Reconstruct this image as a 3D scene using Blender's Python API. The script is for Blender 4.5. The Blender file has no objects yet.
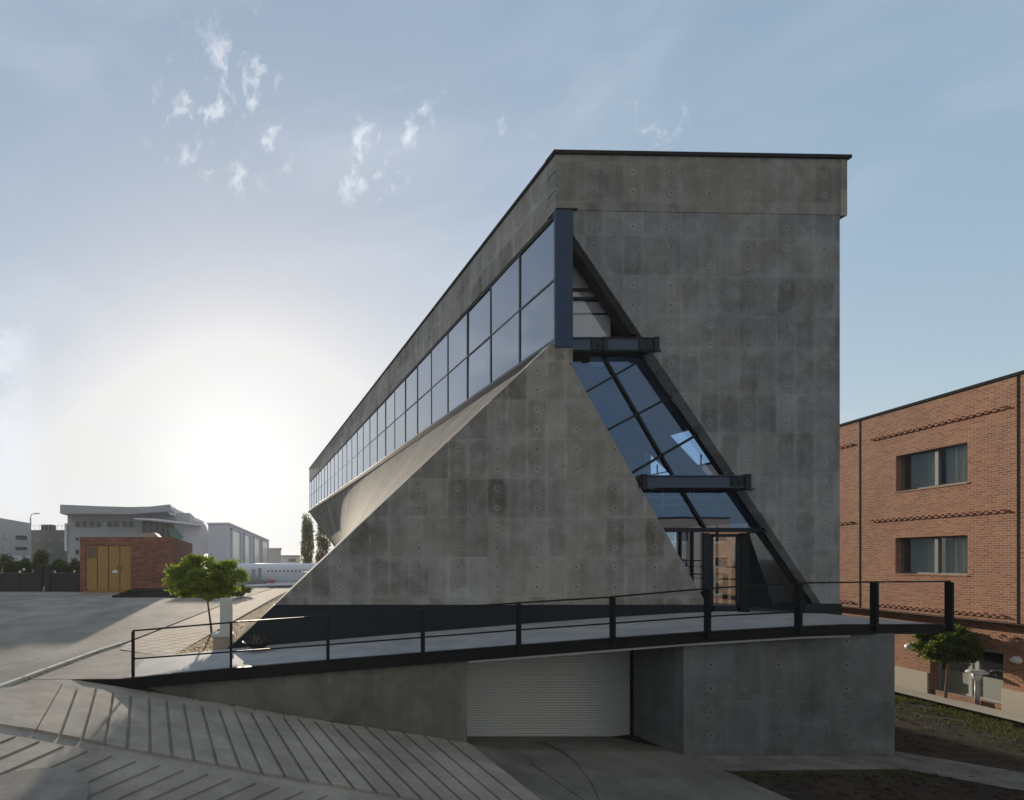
import bpy, bmesh, math, random
from mathutils import Vector, Matrix
import numpy as np
random.seed(7)
R = math.radians
S = bpy.context.scene
C = S.collection
# ------------------------------------------------------------------ camera
EYE = 4.8; F = 560.0; X0 = 239.0; H0 = 559.0
cam = bpy.data.objects.new('camera', bpy.data.cameras.new('camera'))
C.objects.link(cam); S.camera = cam
cam.location = (0, 0, EYE); cam.rotation_euler = (R(90), 0, 0)
cam.data.sensor_width = 36; cam.data.lens = 36 * F / 1024
cam.data.shift_x = (512 - X0) / 1024; cam.data.shift_y = (H0 - 400) / 1024
cam.data.clip_start = .1; cam.data.clip_end = 6000
# ------------------------------------------------------------------ light
SUN_EL = 9.2; SUN_AZ = -.4
W = bpy.data.worlds.new('World'); S.world = W; W.use_nodes = True
nt = W.node_tree; nt.nodes.clear()
def wn(t, **k):
    n = nt.nodes.new(t)
    for a, b in k.items(): setattr(n, a, b)
    return n
sky = wn('ShaderNodeTexSky', sky_type='NISHITA'); sky.sun_disc = False
sky.sun_elevation = R(SUN_EL); sky.sun_rotation = R(SUN_AZ)
sky.air_density = 1.0; sky.dust_density = 1.3; sky.ozone_density = 4.0; sky.altitude = 300
bg = wn('ShaderNodeBackground'); bg.inputs[1].default_value = .12
out = wn('ShaderNodeOutputWorld')
L = nt.links.new
hsv = wn('ShaderNodeHueSaturation'); hsv.inputs['Saturation'].default_value = 1.32
gm = wn('ShaderNodeGamma'); gm.inputs[1].default_value = .37; L(sky.outputs[0], gm.inputs[0])
gk = wn('ShaderNodeVectorMath', operation='MULTIPLY'); L(gm.outputs[0], gk.inputs[0]); gk.inputs[1].default_value = (3.72, 3.50, 3.30)
# thick summer haze spreads the glare: hold the broad glow down, keep a tight white core at the sun
cap_ = wn('ShaderNodeVectorMath', operation='MINIMUM'); L(gk.outputs[0], cap_.inputs[0]); cap_.inputs[1].default_value = (7.05, 7.1, 7.0)
L(cap_.outputs[0], hsv.inputs['Color'])
# wispy clouds, fixed in the sky by direction
tc = wn('ShaderNodeTexCoord')
def wmath(op, a, b=None, c=None):
    n = wn('ShaderNodeMath', operation=op)
    for i, v in enumerate((a, b, c)):
        if v is None: continue
        if isinstance(v, (int, float)): n.inputs[i].default_value = v
        else: L(v, n.inputs[i])
    return n.outputs[0]
def ramp(v, a, b, clamp=True):
    n = wn('ShaderNodeMapRange'); n.interpolation_type = 'SMOOTHSTEP'
    L(v, n.inputs[0]); n.inputs[1].default_value = a; n.inputs[2].default_value = b
    return n.outputs[0]
def cloud_dir(px, py): return Vector(((px - X0) / F, 1, (H0 - py) / F)).normalized()
def spot(px, py, r_in, r_out):
    d = wn('ShaderNodeVectorMath', operation='DISTANCE'); L(tc.outputs['Generated'], d.inputs[0]); d.inputs[1].default_value = cloud_dir(px, py)
    return ramp(d.outputs['Value'], r_out, r_in)
nz = wn('ShaderNodeTexNoise'); nz.inputs['Scale'].default_value = 26; nz.inputs['Detail'].default_value = 9; nz.inputs['Roughness'].default_value = .62; nz.inputs['Distortion'].default_value = .2
mp = wn('ShaderNodeMapping'); mp.inputs['Scale'].default_value = (1.25, 1, 1.05); mp.inputs['Rotation'].default_value = (0, .5, 0); mp.inputs['Location'].default_value = (.3, .1, .0)
L(tc.outputs['Generated'], mp.inputs[0]); L(mp.outputs[0], nz.inputs['Vector'])
m = None
for (px, py, a, b) in ((225, 115, .03, .16), (372, 160, .02, .09), (408, 118, .01, .07), (245, 148, .02, .1), (205, 75, .01, .07), (650, 130, .0, .06), (512, 135, 0, .05)):
    s_ = spot(px, py, a, b)
    m = s_ if m is None else wmath('MAXIMUM', m, s_)
cl = wmath('MULTIPLY', ramp(wmath('ADD', nz.outputs[0], wmath('MULTIPLY', m, .12)), .60, .78), m)
# broad thin veils everywhere
nz2 = wn('ShaderNodeTexNoise'); nz2.inputs['Scale'].default_value = 2.6; nz2.inputs['Detail'].default_value = 7; nz2.inputs['Distortion'].default_value = .6
mp2 = wn('ShaderNodeMapping'); mp2.inputs['Scale'].default_value = (1, 1, 2.6)
L(tc.outputs['Generated'], mp2.inputs[0]); L(mp2.outputs[0], nz2.inputs['Vector'])
veil = wmath('MULTIPLY', ramp(nz2.outputs[0], .42, .75), .22)
sx = wn('ShaderNodeSeparateXYZ'); L(tc.outputs['Generated'], sx.inputs[0])
# heavier bank of cloud over the west, outside the frame, seen in the glazing
nz3 = wn('ShaderNodeTexNoise'); nz3.inputs['Scale'].default_value = 6; nz3.inputs['Detail'].default_value = 8; nz3.inputs['Distortion'].default_value = .3
L(tc.outputs['Generated'], nz3.inputs['Vector'])
bank = wmath('MULTIPLY', wmath('MULTIPLY', wmath('MULTIPLY', ramp(nz3.outputs[0], .42, .56), ramp(sx.outputs[2], .52, .30)), ramp(sx.outputs[0], -.30, -.38)), .85)
hor = ramp(sx.outputs[2], .30, .0)
fac = wmath('MINIMUM', wmath('ADD', wmath('MULTIPLY', cl, .68), wmath('MAXIMUM', veil, bank)), .9)
mix = wn('ShaderNodeMix', data_type='RGBA'); mix.blend_type = 'MIX'
core = wn('ShaderNodeVectorMath', operation='SCALE'); core.inputs[0].default_value = (1.0, .97, .92)
def sunspot(a, b): 
    d = wn('ShaderNodeVectorMath', operation='DISTANCE'); L(tc.outputs['Generated'], d.inputs[0]); d.inputs[1].default_value = (math.sin(R(SUN_AZ)) * math.cos(R(SUN_EL)), math.cos(R(SUN_AZ)) * math.cos(R(SUN_EL)), math.sin(R(SUN_EL)))
    return ramp(d.outputs['Value'], b, a)
L(wmath('ADD', wmath('MULTIPLY', sunspot(.0, .34), .9), wmath('MULTIPLY', sunspot(.0, .22), 1.0)), core.inputs['Scale'])
addc = wn('ShaderNodeVectorMath', operation='ADD'); L(hsv.outputs[0], addc.inputs[0]); L(core.outputs[0], addc.inputs[1])
L(fac, mix.inputs[0]); L(addc.outputs[0], mix.inputs[6])
CLOUD = mix.inputs[7]
CLOUD.default_value = (7.2, 7.5, 8.0, 1)
# unseen cloud deck added behind the viewer to neutralise blue light on the fronts
nz4 = wn('ShaderNodeTexNoise'); nz4.inputs['Scale'].default_value = 2.2; nz4.inputs['Detail'].default_value = 8; L(tc.outputs['Generated'], nz4.inputs['Vector'])
east = wmath('MULTIPLY', ramp(sx.outputs[1], .15, -.35), ramp(nz4.outputs[0], .30, .62))
mixb = wn('ShaderNodeMix', data_type='RGBA'); L(wmath('MULTIPLY', east, .85), mixb.inputs[0]); L(mix.outputs[2], mixb.inputs[6]); mixb.inputs[7].default_value = (4.9, 4.5, 4.0, 1)
L(mixb.outputs[2], bg.inputs[0]); L(bg.outputs[0], out.inputs[0])
sun = bpy.data.objects.new('sun', bpy.data.lights.new('sun', 'SUN')); C.objects.link(sun)
sun.data.energy = 5.0; sun.data.angle = R(.6); sun.data.color = (1, .86, .68)
sd = Vector((math.sin(R(SUN_AZ)) * math.cos(R(SUN_EL)), math.cos(R(SUN_AZ)) * math.cos(R(SUN_EL)), math.sin(R(SUN_EL))))
sun.rotation_euler = sd.to_track_quat('Z', 'Y').to_euler()
S.view_settings.view_transform = 'Standard'; S.view_settings.look = 'None'
S.view_settings.exposure = 0.0; S.view_settings.gamma = 1
S.render.engine = 'CYCLES'

# ------------------------------------------------------------------ picture -> world
def px(x, y, Y): return Vector(((x - X0) * Y / F, Y, EYE - (y - H0) * Y / F))
PL = 1.8           # plaza level
def slope(X): return max(0.0, min(PL, PL - .163 * (X + 4.2)))
def G(x, y, h=None):
    Y = 10.0
    for _ in range(60):
        X = (x - X0) * Y / F
        z = slope(X) if h is None else h
        Y2 = (EYE - z) * F / max(1, (y - H0)); Y = .5 * Y + .5 * Y2
    X = (x - X0) * Y / F
    return Vector((X, Y, slope(X) if h is None else h))

# ------------------------------------------------------------------ materials
class NT:
    def __init__(s, name):
        s.m = bpy.data.materials.new(name); s.m.use_nodes = True; s.t = s.m.node_tree
        s.b = s.t.nodes['Principled BSDF']; s.o = s.t.nodes['Material Output']
    def n(s, t, **k):
        n = s.t.nodes.new(t)
        for a, b in k.items(): setattr(n, a, b)
        return n
    def l(s, a, b): s.t.links.new(a, b)
    def M(s, op, a, b=None, c=None):
        n = s.n('ShaderNodeMath', operation=op)
        for i, v in enumerate((a, b, c)):
            if v is None: continue
            if isinstance(v, (int, float)): n.inputs[i].default_value = v
            else: s.l(v, n.inputs[i])
        return n.outputs[0]
    def rng(s, v, a, b, c=0., d=1., smooth=True):
        n = s.n('ShaderNodeMapRange')
        if smooth: n.interpolation_type = 'SMOOTHSTEP'
        s.l(v, n.inputs[0])
        for i, q in enumerate((a, b, c, d)): n.inputs[i + 1].default_value = q
        return n.outputs[0]
    def noise(s, vec, scale, detail=5, rough=.55, dist=0.):
        n = s.n('ShaderNodeTexNoise'); n.inputs['Scale'].default_value = scale; n.inputs['Detail'].default_value = detail
        n.inputs['Roughness'].default_value = rough; n.inputs['Distortion'].default_value = dist
        s.l(vec, n.inputs['Vector']); return n.outputs[0]
    def mixc(s, f, a, b, blend='MIX'):
        n = s.n('ShaderNodeMix', data_type='RGBA'); n.blend_type = blend
        for i, v in ((0, f), (6, a), (7, b)):
            if isinstance(v, (int, float)): n.inputs[i].default_value = v
            elif isinstance(v, tuple): n.inputs[i].default_value = (*v[:3], 1)
            else: s.l(v, n.inputs[i])
        return n.outputs[2]
    def pos(s): return s.n('ShaderNodeNewGeometry').outputs['Position']
    def comb(s, x, y, z=0.):
        n = s.n('ShaderNodeCombineXYZ')
        for i, v in enumerate((x, y, z)):
            if isinstance(v, (int, float)): n.inputs[i].default_value = v
            else: s.l(v, n.inputs[i])
        return n.outputs[0]
    def scale(s, v, sc):
        n = s.n('ShaderNodeMapping'); n.inputs['Scale'].default_value = sc; s.l(v, n.inputs[0]); return n.outputs[0]
    def base(s, c):
        if isinstance(c, tuple): s.b.inputs['Base Color'].default_value = (*c[:3], 1)
        else: s.l(c, s.b.inputs['Base Color'])
    def bump(s, h, st=.5, d=.02):
        n = s.n('ShaderNodeBump'); n.inputs['Strength'].default_value = st; n.inputs['Distance'].default_value = d
        s.l(h, n.inputs['Height']); s.l(n.outputs[0], s.b.inputs['Normal'])
    def set(s, **k):
        for a, v in k.items(): s.b.inputs[a.replace('_', ' ')].default_value = v

def concrete(name, u0, v0, col, axis='XZ', pw=.6, ph=1.2, holes=True, cool=(1, 1, 1), joints=1.0, pours=(), spec=.3):
    """board-marked fair-faced concrete: formwork panels, pour joints, tie holes, blotches"""
    s = NT(name); p = s.pos(); sp = s.n('ShaderNodeSeparateXYZ'); s.l(p, sp.inputs[0])
    X, Y, Z = sp.outputs
    hor = {'XZ': X, 'YZ': Y}[axis]
    u = s.M('DIVIDE', s.M('SUBTRACT', hor, u0), pw); v = s.M('DIVIDE', s.M('SUBTRACT', Z, v0), ph)
    wob = s.noise(p, 3.0, 3)
    uu = s.M('ADD', u, s.M('MULTIPLY', s.M('SUBTRACT', wob, .5), .06)); vv = s.M('ADD', v, s.M('MULTIPLY', s.M('SUBTRACT', wob, .5), .04))
    def edge(q, w):                       # 1 on the joint line
        f = s.M('FRACT', q); d = s.M('MINIMUM', f, s.M('SUBTRACT', 1., f))
        return s.rng(d, w, w * .15)
    wh = s.n('ShaderNodeTexWhiteNoise', noise_dimensions='2D'); s.l(s.comb(s.M('FLOOR', u), s.M('FLOOR', v)), wh.inputs['Vector'])
    cell = wh.outputs['Value']
    wh2 = s.n('ShaderNodeTexWhiteNoise', noise_dimensions='2D'); s.l(s.comb(s.M('FLOOR', s.M('MULTIPLY', u, .5)), s.M('ADD', 40., s.M('FLOOR', s.M('MULTIPLY', v, 1.)))), wh2.inputs['Vector'])
    big = s.noise(p, .35, 4, .6); mid = s.noise(p, 1.6, 6, .65, .4); fine = s.noise(p, 14, 8, .75)
    ej = s.M('MAXIMUM', edge(uu, .055), edge(vv, .03))
    wide = s.M('MULTIPLY', edge(s.M('ADD', uu, s.M('MULTIPLY', s.M('SUBTRACT', mid, .5), .25)), .17), s.rng(s.noise(p, .7, 5, .6), .46, .62))
    ej = s.M('MAXIMUM', s.M('MULTIPLY', ej, .75), s.M('MULTIPLY', wide, .8))
    jm = s.M('MULTIPLY', ej, s.rng(s.noise(p, 1.1, 4), .38, .62, .15, 1.))
    # inside-panel dark cloud: rounder than the panel
    fu = s.M('SUBTRACT', s.M('FRACT', u), .5); fv = s.M('SUBTRACT', s.M('FRACT', v), .5)
    rr = s.M('ADD', s.M('POWER', s.M('ABSOLUTE', s.M('MULTIPLY', fu, 2.)), 4.), s.M('POWER', s.M('ABSOLUTE', s.M('MULTIPLY', fv, 2.)), 4.))
    inner = s.M('MULTIPLY', s.rng(s.M('ADD', rr, s.M('MULTIPLY', s.M('SUBTRACT', mid, .5), 3.2)), 1.25, .1), s.rng(cell, .35, .75))
    t = s.M('ADD', .80, s.M('MULTIPLY', s.M('SUBTRACT', big, .5), .75))
    t = s.M('ADD', t, s.M('MULTIPLY', s.M('SUBTRACT', mid, .5), .8))
    t = s.M('ADD', t, s.M('MULTIPLY', s.M('SUBTRACT', fine, .5), .5))
    t = s.M('SUBTRACT', t, s.M('MULTIPLY', inner, .19 * joints))
    t = s.M('ADD', t, s.M('MULTIPLY', s.M('SUBTRACT', wh2.outputs['Value'], .5), .24 * joints))
    t = s.M('ADD', t, s.M('MULTIPLY', jm, .20 * joints))
    # vertical streaks
    st = s.noise(s.scale(p, (2.2, 2.2, .12)), 2.0, 5, .6)
    t = s.M('ADD', t, s.M('MULTIPLY', s.M('SUBTRACT', st, .5), .40))
    hb = s.M('MULTIPLY', fine, .25)
    for (pz, dl) in pours:
        zz = s.M('ADD', Z, s.M('MULTIPLY', s.M('SUBTRACT', mid, .5), .12))
        t = s.M('ADD', t, s.M('MULTIPLY', s.rng(s.M('ABSOLUTE', s.M('SUBTRACT', zz, pz)), .16, .03), .11))
        t = s.M('ADD', t, s.M('MULTIPLY', s.rng(zz, pz + .05, pz - .1), dl))
    if holes:
        hu = s.M('MULTIPLY', s.M('SUBTRACT', s.M('FRACT', s.M('MULTIPLY', u, .5)), .25), pw * 2)
        hv = s.M('MULTIPLY', s.M('SUBTRACT', s.M('FRACT', s.M('MULTIPLY', v, 2.)), .5), ph / 2)
        r = s.M('SQRT', s.M('ADD', s.M('MULTIPLY', hu, hu), s.M('MULTIPLY', hv, hv)))
        halo = s.M('MULTIPLY', s.rng(s.M('ADD', r, s.M('MULTIPLY', s.M('SUBTRACT', mid, .5), .3)), .13, .05), s.rng(s.noise(p, .9, 2), .4, .6, .2, 1.))
        hole = s.rng(r, .028, .018)
        t = s.M('ADD', t, s.M('MULTIPLY', halo, .22))
        t = s.M('MULTIPLY', t, s.M('SUBTRACT', 1., s.M('MULTIPLY', hole, .85)))
        hb = s.M('SUBTRACT', hb, s.M('MULTIPLY', hole, 1.5))
    # pits (bug holes)
    vo = s.n('ShaderNodeTexVoronoi'); vo.inputs['Scale'].default_value = 5; s.l(p, vo.inputs['Vector'])
    pit = s.M('MULTIPLY', s.rng(vo.outputs['Distance'], .09, .05), s.rng(mid, .5, .62))
    t = s.M('SUBTRACT', t, s.M('MULTIPLY', pit, .22))
    hb = s.M('SUBTRACT', hb, s.M('MULTIPLY', s.M('MAXIMUM', edge(uu, .02), edge(vv, .012)), .35))
    tint = s.mixc(s.rng(s.noise(p, .8, 3), .35, .65), tuple(c * k for c, k in zip(col, (1.02, 1., .96))), tuple(c * k for c, k in zip(col, (.97, 1., 1.05))))
    c = s.mixc(1., tint, s.comb(t, t, t), 'MULTIPLY')
    s.base(c); s.set(Roughness=.86); s.b.inputs['Specular IOR Level'].default_value = spec
    s.bump(hb, .6, .02)
    return s.m

def plain(name, col, rough=.6, metal=0., var=.12, nscale=6., bump=.15, spec=.5):
    s = NT(name); p = s.pos(); a = s.noise(p, nscale, 6, .6); b = s.noise(p, nscale * .15, 3)
    t = s.M('ADD', 1. - var * 1.0, s.M('MULTIPLY', s.M('ADD', a, b), var))
    s.base(s.mixc(1., col, s.comb(t, t, t), 'MULTIPLY')); s.set(Roughness=rough, Metallic=metal)
    s.b.inputs['Specular IOR Level'].default_value = spec
    if bump: s.bump(a, bump, .01)
    return s.m

def ground_mat(name, c1, c2, scale=1.2, stain=.5, rough=.9, fine=30, bump=.4, stretch=(1, 1, 1), spots=None):
    s = NT(name); p = s.scale(s.pos(), stretch)
    a = s.noise(p, scale, 7, .62, .3); b = s.noise(p, fine, 6, .7); c = s.noise(p, scale * .25, 4)
    col = s.mixc(s.rng(a, .35, .65), c1, c2)
    d = s.noise(p, fine * .22, 6, .7)
    t = s.M('ADD', s.M('ADD', 1 - stain * 1.3, s.M('MULTIPLY', c, stain)), s.M('ADD', s.M('MULTIPLY', b, stain * .9), s.M('MULTIPLY', d, stain * .7)))
    col = s.mixc(1., col, s.comb(t, t, t), 'MULTIPLY')
    if spots:
        vo = s.n('ShaderNodeTexVoronoi'); vo.inputs['Scale'].default_value = spots[0]; s.l(p, vo.inputs['Vector'])
        col = s.mixc(s.M('MULTIPLY', s.rng(vo.outputs['Distance'], .28, .1), s.rng(a, .5, .62)), col, spots[1])
    s.base(col); s.set(Roughness=rough); s.b.inputs['Specular IOR Level'].default_value = .25
    s.bump(s.M('ADD', b, a), bump, .03)
    return s.m

def glass_mat(name, tint, refl, rough=.0, rcol=(.85, .92, 1.)):
    s = NT(name)
    lw = s.n('ShaderNodeLayerWeight'); lw.inputs[0].default_value = .5
    f = s.M('ADD', refl, s.M('MULTIPLY', s.M('POWER', lw.outputs['Facing'], 3.), 1 - refl))
    tr = s.n('ShaderNodeBsdfTransparent'); tr.inputs[0].default_value = (*tint, 1)
    gl = s.n('ShaderNodeBsdfGlossy'); gl.inputs['Roughness'].default_value = rough; gl.inputs[0].default_value = (*rcol, 1)
    bn = s.n('ShaderNodeBump'); bn.inputs['Strength'].default_value = .03; bn.inputs['Distance'].default_value = .05
    s.l(s.noise(s.pos(), .9, 2), bn.inputs['Height']); s.l(bn.outputs[0], gl.inputs['Normal'])
    mx = s.n('ShaderNodeMixShader'); s.l(f, mx.inputs[0]); s.l(tr.outputs[0], mx.inputs[1]); s.l(gl.outputs[0], mx.inputs[2])
    s.l(mx.outputs[0], s.o.inputs[0])
    return s.m

def brick_mat(name, c1, c2, mortar, bw=.22, bh=.075, obj=True):
    s = NT(name); t = s.n('ShaderNodeTexCoord'); sp = s.n('ShaderNodeSeparateXYZ'); s.l(t.outputs['Object'], sp.inputs[0])
    vec = s.comb(s.M('ADD', sp.outputs[0], s.M('MULTIPLY', sp.outputs[1], 1.)), sp.outputs[2])
    b = s.n('ShaderNodeTexBrick'); b.offset = .5; s.l(vec, b.inputs['Vector'])
    b.inputs['Color1'].default_value = (*c1, 1); b.inputs['Color2'].default_value = (*c2, 1); b.inputs['Mortar'].default_value = (*mortar, 1)
    b.inputs['Scale'].default_value = 1; b.inputs['Mortar Size'].default_value = .014; b.inputs['Mortar Smooth'].default_value = .2
    b.inputs['Brick Width'].default_value = bw; b.inputs['Row Height'].default_value = bh; b.inputs['Bias'].default_value = 0
    n = s.noise(t.outputs['Object'], .7, 5, .6); n2 = s.noise(t.outputs['Object'], 9, 4)
    tt = s.M('ADD', .55, s.M('ADD', s.M('MULTIPLY', n, .55), s.M('MULTIPLY', n2, .35)))
    s.base(s.mixc(1., b.outputs['Color'], s.comb(tt, tt, tt), 'MULTIPLY')); s.set(Roughness=.85)
    s.b.inputs['Specular IOR Level'].default_value = .2
    s.bump(s.M('ADD', s.M('MULTIPLY', b.outputs['Fac'], -1.), s.M('MULTIPLY', n2, .5)), .8, .012)
    return s.m

def leaf_mat(name, c1, c2, trans=.35):
    s = NT(name); g = s.n('ShaderNodeObjectInfo'); p = s.pos()
    a = s.noise(p, 2.2, 3); b = s.noise(p, 25, 2)
    col = s.mixc(s.rng(s.M('ADD', s.M('MULTIPLY', a, .6), s.M('MULTIPLY', b, .4)), .35, .65), c1, c2)
    s.base(col); s.set(Roughness=.65); s.b.inputs['Specular IOR Level'].default_value = .25
    tb = s.n('ShaderNodeBsdfTranslucent'); s.l(s.mixc(1., col, (1.5, 1.6, .7), 'MULTIPLY'), tb.inputs[0])
    mx = s.n('ShaderNodeMixShader'); mx.inputs[0].default_value = trans; s.l(s.b.outputs[0], mx.inputs[1]); s.l(tb.outputs[0], mx.inputs[2]); s.l(mx.outputs[0], s.o.inputs[0])
    return s.m

M = {}
M['gable'] = concrete('gable_concrete', 6.677 - .3, 7.55 - .3, (.330, .322, .298))
M['tower'] = concrete('tower_concrete', 10.85 - .3, 14.98 - .3, (.285, .298, .306), joints=.8, pours=((11.25, .03), (7.25, .08)))
M['band'] = concrete('band_concrete', 10.85 - .3, 15.73, (.305, .30, .28), joints=.7, ph=1.2)
M['bandside'] = concrete('band_side_concrete', 17.3, 16.2, (.345, .335, .31), 'YZ', ph=1.26, pw=1.2)
M['hypar'] = concrete('warped_concrete', 17.0, 1.8, (.26, .25, .23), 'YZ', pw=1.2, ph=60, holes=False, joints=1.0, spec=.03)
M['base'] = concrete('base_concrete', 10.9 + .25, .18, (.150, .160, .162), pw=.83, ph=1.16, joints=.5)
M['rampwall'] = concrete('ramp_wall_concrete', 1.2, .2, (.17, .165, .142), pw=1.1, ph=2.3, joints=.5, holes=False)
M['inner'] = plain('slate_plaster', (.13, .185, .25), .8, 0, .2, 1.5, .05)
M['steel'] = plain('blue_black_steel', (.014, .021, .030), .5, .0, .25, 12, .05, .2)
M['pillar'] = plain('dark_blue_painted_steel', (.014, .048, .105), .45, 0, .2, 8, .05, .25)
M['beam'] = plain('slate_blue_steel', (.045, .075, .125), .45, 0, .2, 8, .05, .3)
M['black'] = plain('black_steel', (.009, .0105, .012), .55, 0, .2, 8, .05, .15)
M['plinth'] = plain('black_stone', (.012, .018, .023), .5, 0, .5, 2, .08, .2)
M['mullion'] = plain('slate_mullion', (.05, .07, .095), .5, 0, .2, 8, 0)
M['cap'] = plain('dark_cap', (.03, .03, .033), .9, spec=.05)
M['joint'] = plain('dark_joint', (.03, .027, .026), .95, bump=0, spec=.02)
M['deck'] = ground_mat('deck_concrete', (.30, .315, .33), (.37, .38, .39), 1.5, .35, .8, 40, .2)
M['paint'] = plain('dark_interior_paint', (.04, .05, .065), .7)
M['blind'] = plain('pale_blind', (.60, .57, .62), .9, 0, .08, 3, 0)
M['ceil'] = plain('interior_white', (.55, .57, .6), .9, 0, .1, 2, 0)
M['glass_side'] = glass_mat('west_glass', (.16, .20, .26), .20, 0, (.80, .87, .98))
M['glass_front'] = glass_mat('slanted_glass', (.55, .68, .84), .12, 0, (.50, .70, .98))
M['glass_win'] = glass_mat('window_glass', (.90, .92, .92), .07)
M['white'] = plain('white_paint', (.75, .75, .74), .5, 0, .08, 3, .03)
M['greyframe'] = plain('grey_frame', (.42, .44, .46), .45, .0, .1)
M['winframe'] = plain('window_frame', (.20, .22, .23), .6, .0, .1, 6, 0, .2)
M['brick'] = brick_mat('red_brick', (.50, .205, .115), (.29, .10, .06), (.44, .33, .24))
M['brick_tan'] = brick_mat('tan_brick', (.50, .30, .20), (.42, .24, .155), (.45, .36, .28))
M['brick_dark'] = brick_mat('brown_brick', (.32, .115, .07), (.14, .05, .036), (.30, .21, .16), .46, .17)
M['cream'] = plain('cream_stone', (.50, .46, .38), .8, 0, .15, 2)
M['curtain'] = plain('curtain', (.72, .77, .73), .9, 0, .1, 2, 0)
M['frost'] = plain('frosted_glass', (.30, .33, .30), .4, 0, .1, 2, 0)
M['shutter'] = plain('grey_shutter', (.41, .425, .40), .36, .2, .2, 1.2, .04)
M['yellow'] = plain('ochre_panel', (.37, .205, .055), .6, 0, .25, 2.5, .1)
M['asphalt'] = ground_mat('asphalt', (.22, .205, .185), (.32, .298, .265), .5, .75, .9, 40, .6, (1, .5, 1))
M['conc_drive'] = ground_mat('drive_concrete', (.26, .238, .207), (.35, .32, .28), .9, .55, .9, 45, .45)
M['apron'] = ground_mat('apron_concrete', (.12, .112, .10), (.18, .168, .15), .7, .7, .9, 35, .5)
M['island'] = ground_mat('island_concrete', (.17, .162, .15), (.24, .23, .21), 1.5, .6, .9, 35, .5)
M['conc_dark'] = ground_mat('drive_gap', (.12, .115, .105), (.17, .16, .15), 1, .5, .9)
M['soil'] = ground_mat('soil', (.026, .019, .014), (.048, .036, .026), 2.2, .8, 1, 25, 1.0, spots=(9, (.08, .062, .046)))
M['drysoil'] = ground_mat('dry_soil', (.28, .21, .13), (.40, .31, .19), 3, .6, 1, 30, .8)
M['path'] = ground_mat('pale_path', (.26, .255, .24), (.34, .33, .31), 1, .4, .9)
M['shadepath'] = ground_mat('shaded_path', (.12, .118, .108), (.18, .175, .16), 1.6, .7, .95, 28, .6)  # path concrete with the dim foreground shade put into its colour
M['leaf'] = leaf_mat('tree_leaf', (.12, .17, .03), (.25, .29, .065), .5)
M['leaf2'] = leaf_mat('right_tree_leaf', (.055, .09, .022), (.12, .165, .045), .4)
M['leafd'] = leaf_mat('hedge_leaf', (.05, .08, .022), (.11, .15, .042), .35)
M['poplar'] = leaf_mat('poplar_leaf', (.08, .10, .04), (.15, .165, .06), .45)
M['dryleaf'] = leaf_mat('dry_leaf', (.36, .20, .055), (.48, .31, .10), .2)
M['grass'] = leaf_mat('grass_blade', (.055, .075, .02), (.12, .12, .04), .25)
M['bark'] = plain('bark', (.16, .12, .085), .9, 0, .4, 14, .6)
M['farwall'] = plain('pale_wall', (.42, .43, .45), .8, 0, .1, .3, 0)
M['farwhite'] = plain('white_wall', (.70, .71, .76), .8, 0, .08, .3, 0)
M['farlilac'] = plain('lilac_wall', (.60, .61, .67), .8, 0, .08, .3, 0)
M['fardark'] = plain('grey_green_wall', (.10, .115, .12), .8, 0, .15, .3, 0)
M['roofgrey'] = plain('roof_fascia', (.36, .38, .41), .6, 0, .1, .3, 0)
M['farglass'] = plain('dark_window', (.035, .045, .055), .12, 0, .3, 1, 0)
M['paleglass'] = plain('pale_window', (.50, .53, .50), .3, 0, .2, .4, 0)
M['greenglass'] = plain('green_panel', (.07, .22, .15), .3, 0, .1, 1, 0)
M['plane'] = plain('aircraft_white', (.72, .74, .80), .35, 0, .05, 1, 0)
M['red'] = plain('red_paint', (.6, .05, .03), .5)
M['post'] = plain('grey_block', (.50, .50, .45), .8, 0, .15, 3)
M['postbase'] = plain('beige_block', (.36, .31, .25), .8, 0, .2, 3)
M['fence'] = plain('dark_fence', (.022, .025, .026), .8, 0, .3, 2)
M['globe'] = plain('white_globe', (.8, .8, .78), .3, 0, .03, 1, 0)

def pave_mat():
    s = NT('walkway_paving'); p = s.pos(); rot = s.n('ShaderNodeMapping'); rot.inputs['Rotation'].default_value = (0, 0, R(33)); s.l(p, rot.inputs[0])
    b = s.n('ShaderNodeTexBrick'); b.offset = 0; s.l(rot.outputs[0], b.inputs['Vector'])
    b.inputs['Color1'].default_value = (.54, .46, .39, 1); b.inputs['Color2'].default_value = (.46, .39, .33, 1); b.inputs['Mortar'].default_value = (.20, .16, .13, 1)
    b.inputs['Scale'].default_value = 1; b.inputs['Mortar Size'].default_value = .035; b.inputs['Brick Width'].default_value = .55; b.inputs['Row Height'].default_value = .55
    n = s.noise(p, 1.2, 6, .6); t = s.M('ADD', .7, s.M('MULTIPLY', n, .6))
    s.base(s.mixc(1., b.outputs['Color'], s.comb(t, t, t), 'MULTIPLY')); s.set(Roughness=.9); s.b.inputs['Specular IOR Level'].default_value = .2
    s.bump(s.M('MULTIPLY', b.outputs['Fac'], -1.), .5, .01)
    return s.m
M['pave'] = pave_mat()

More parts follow.
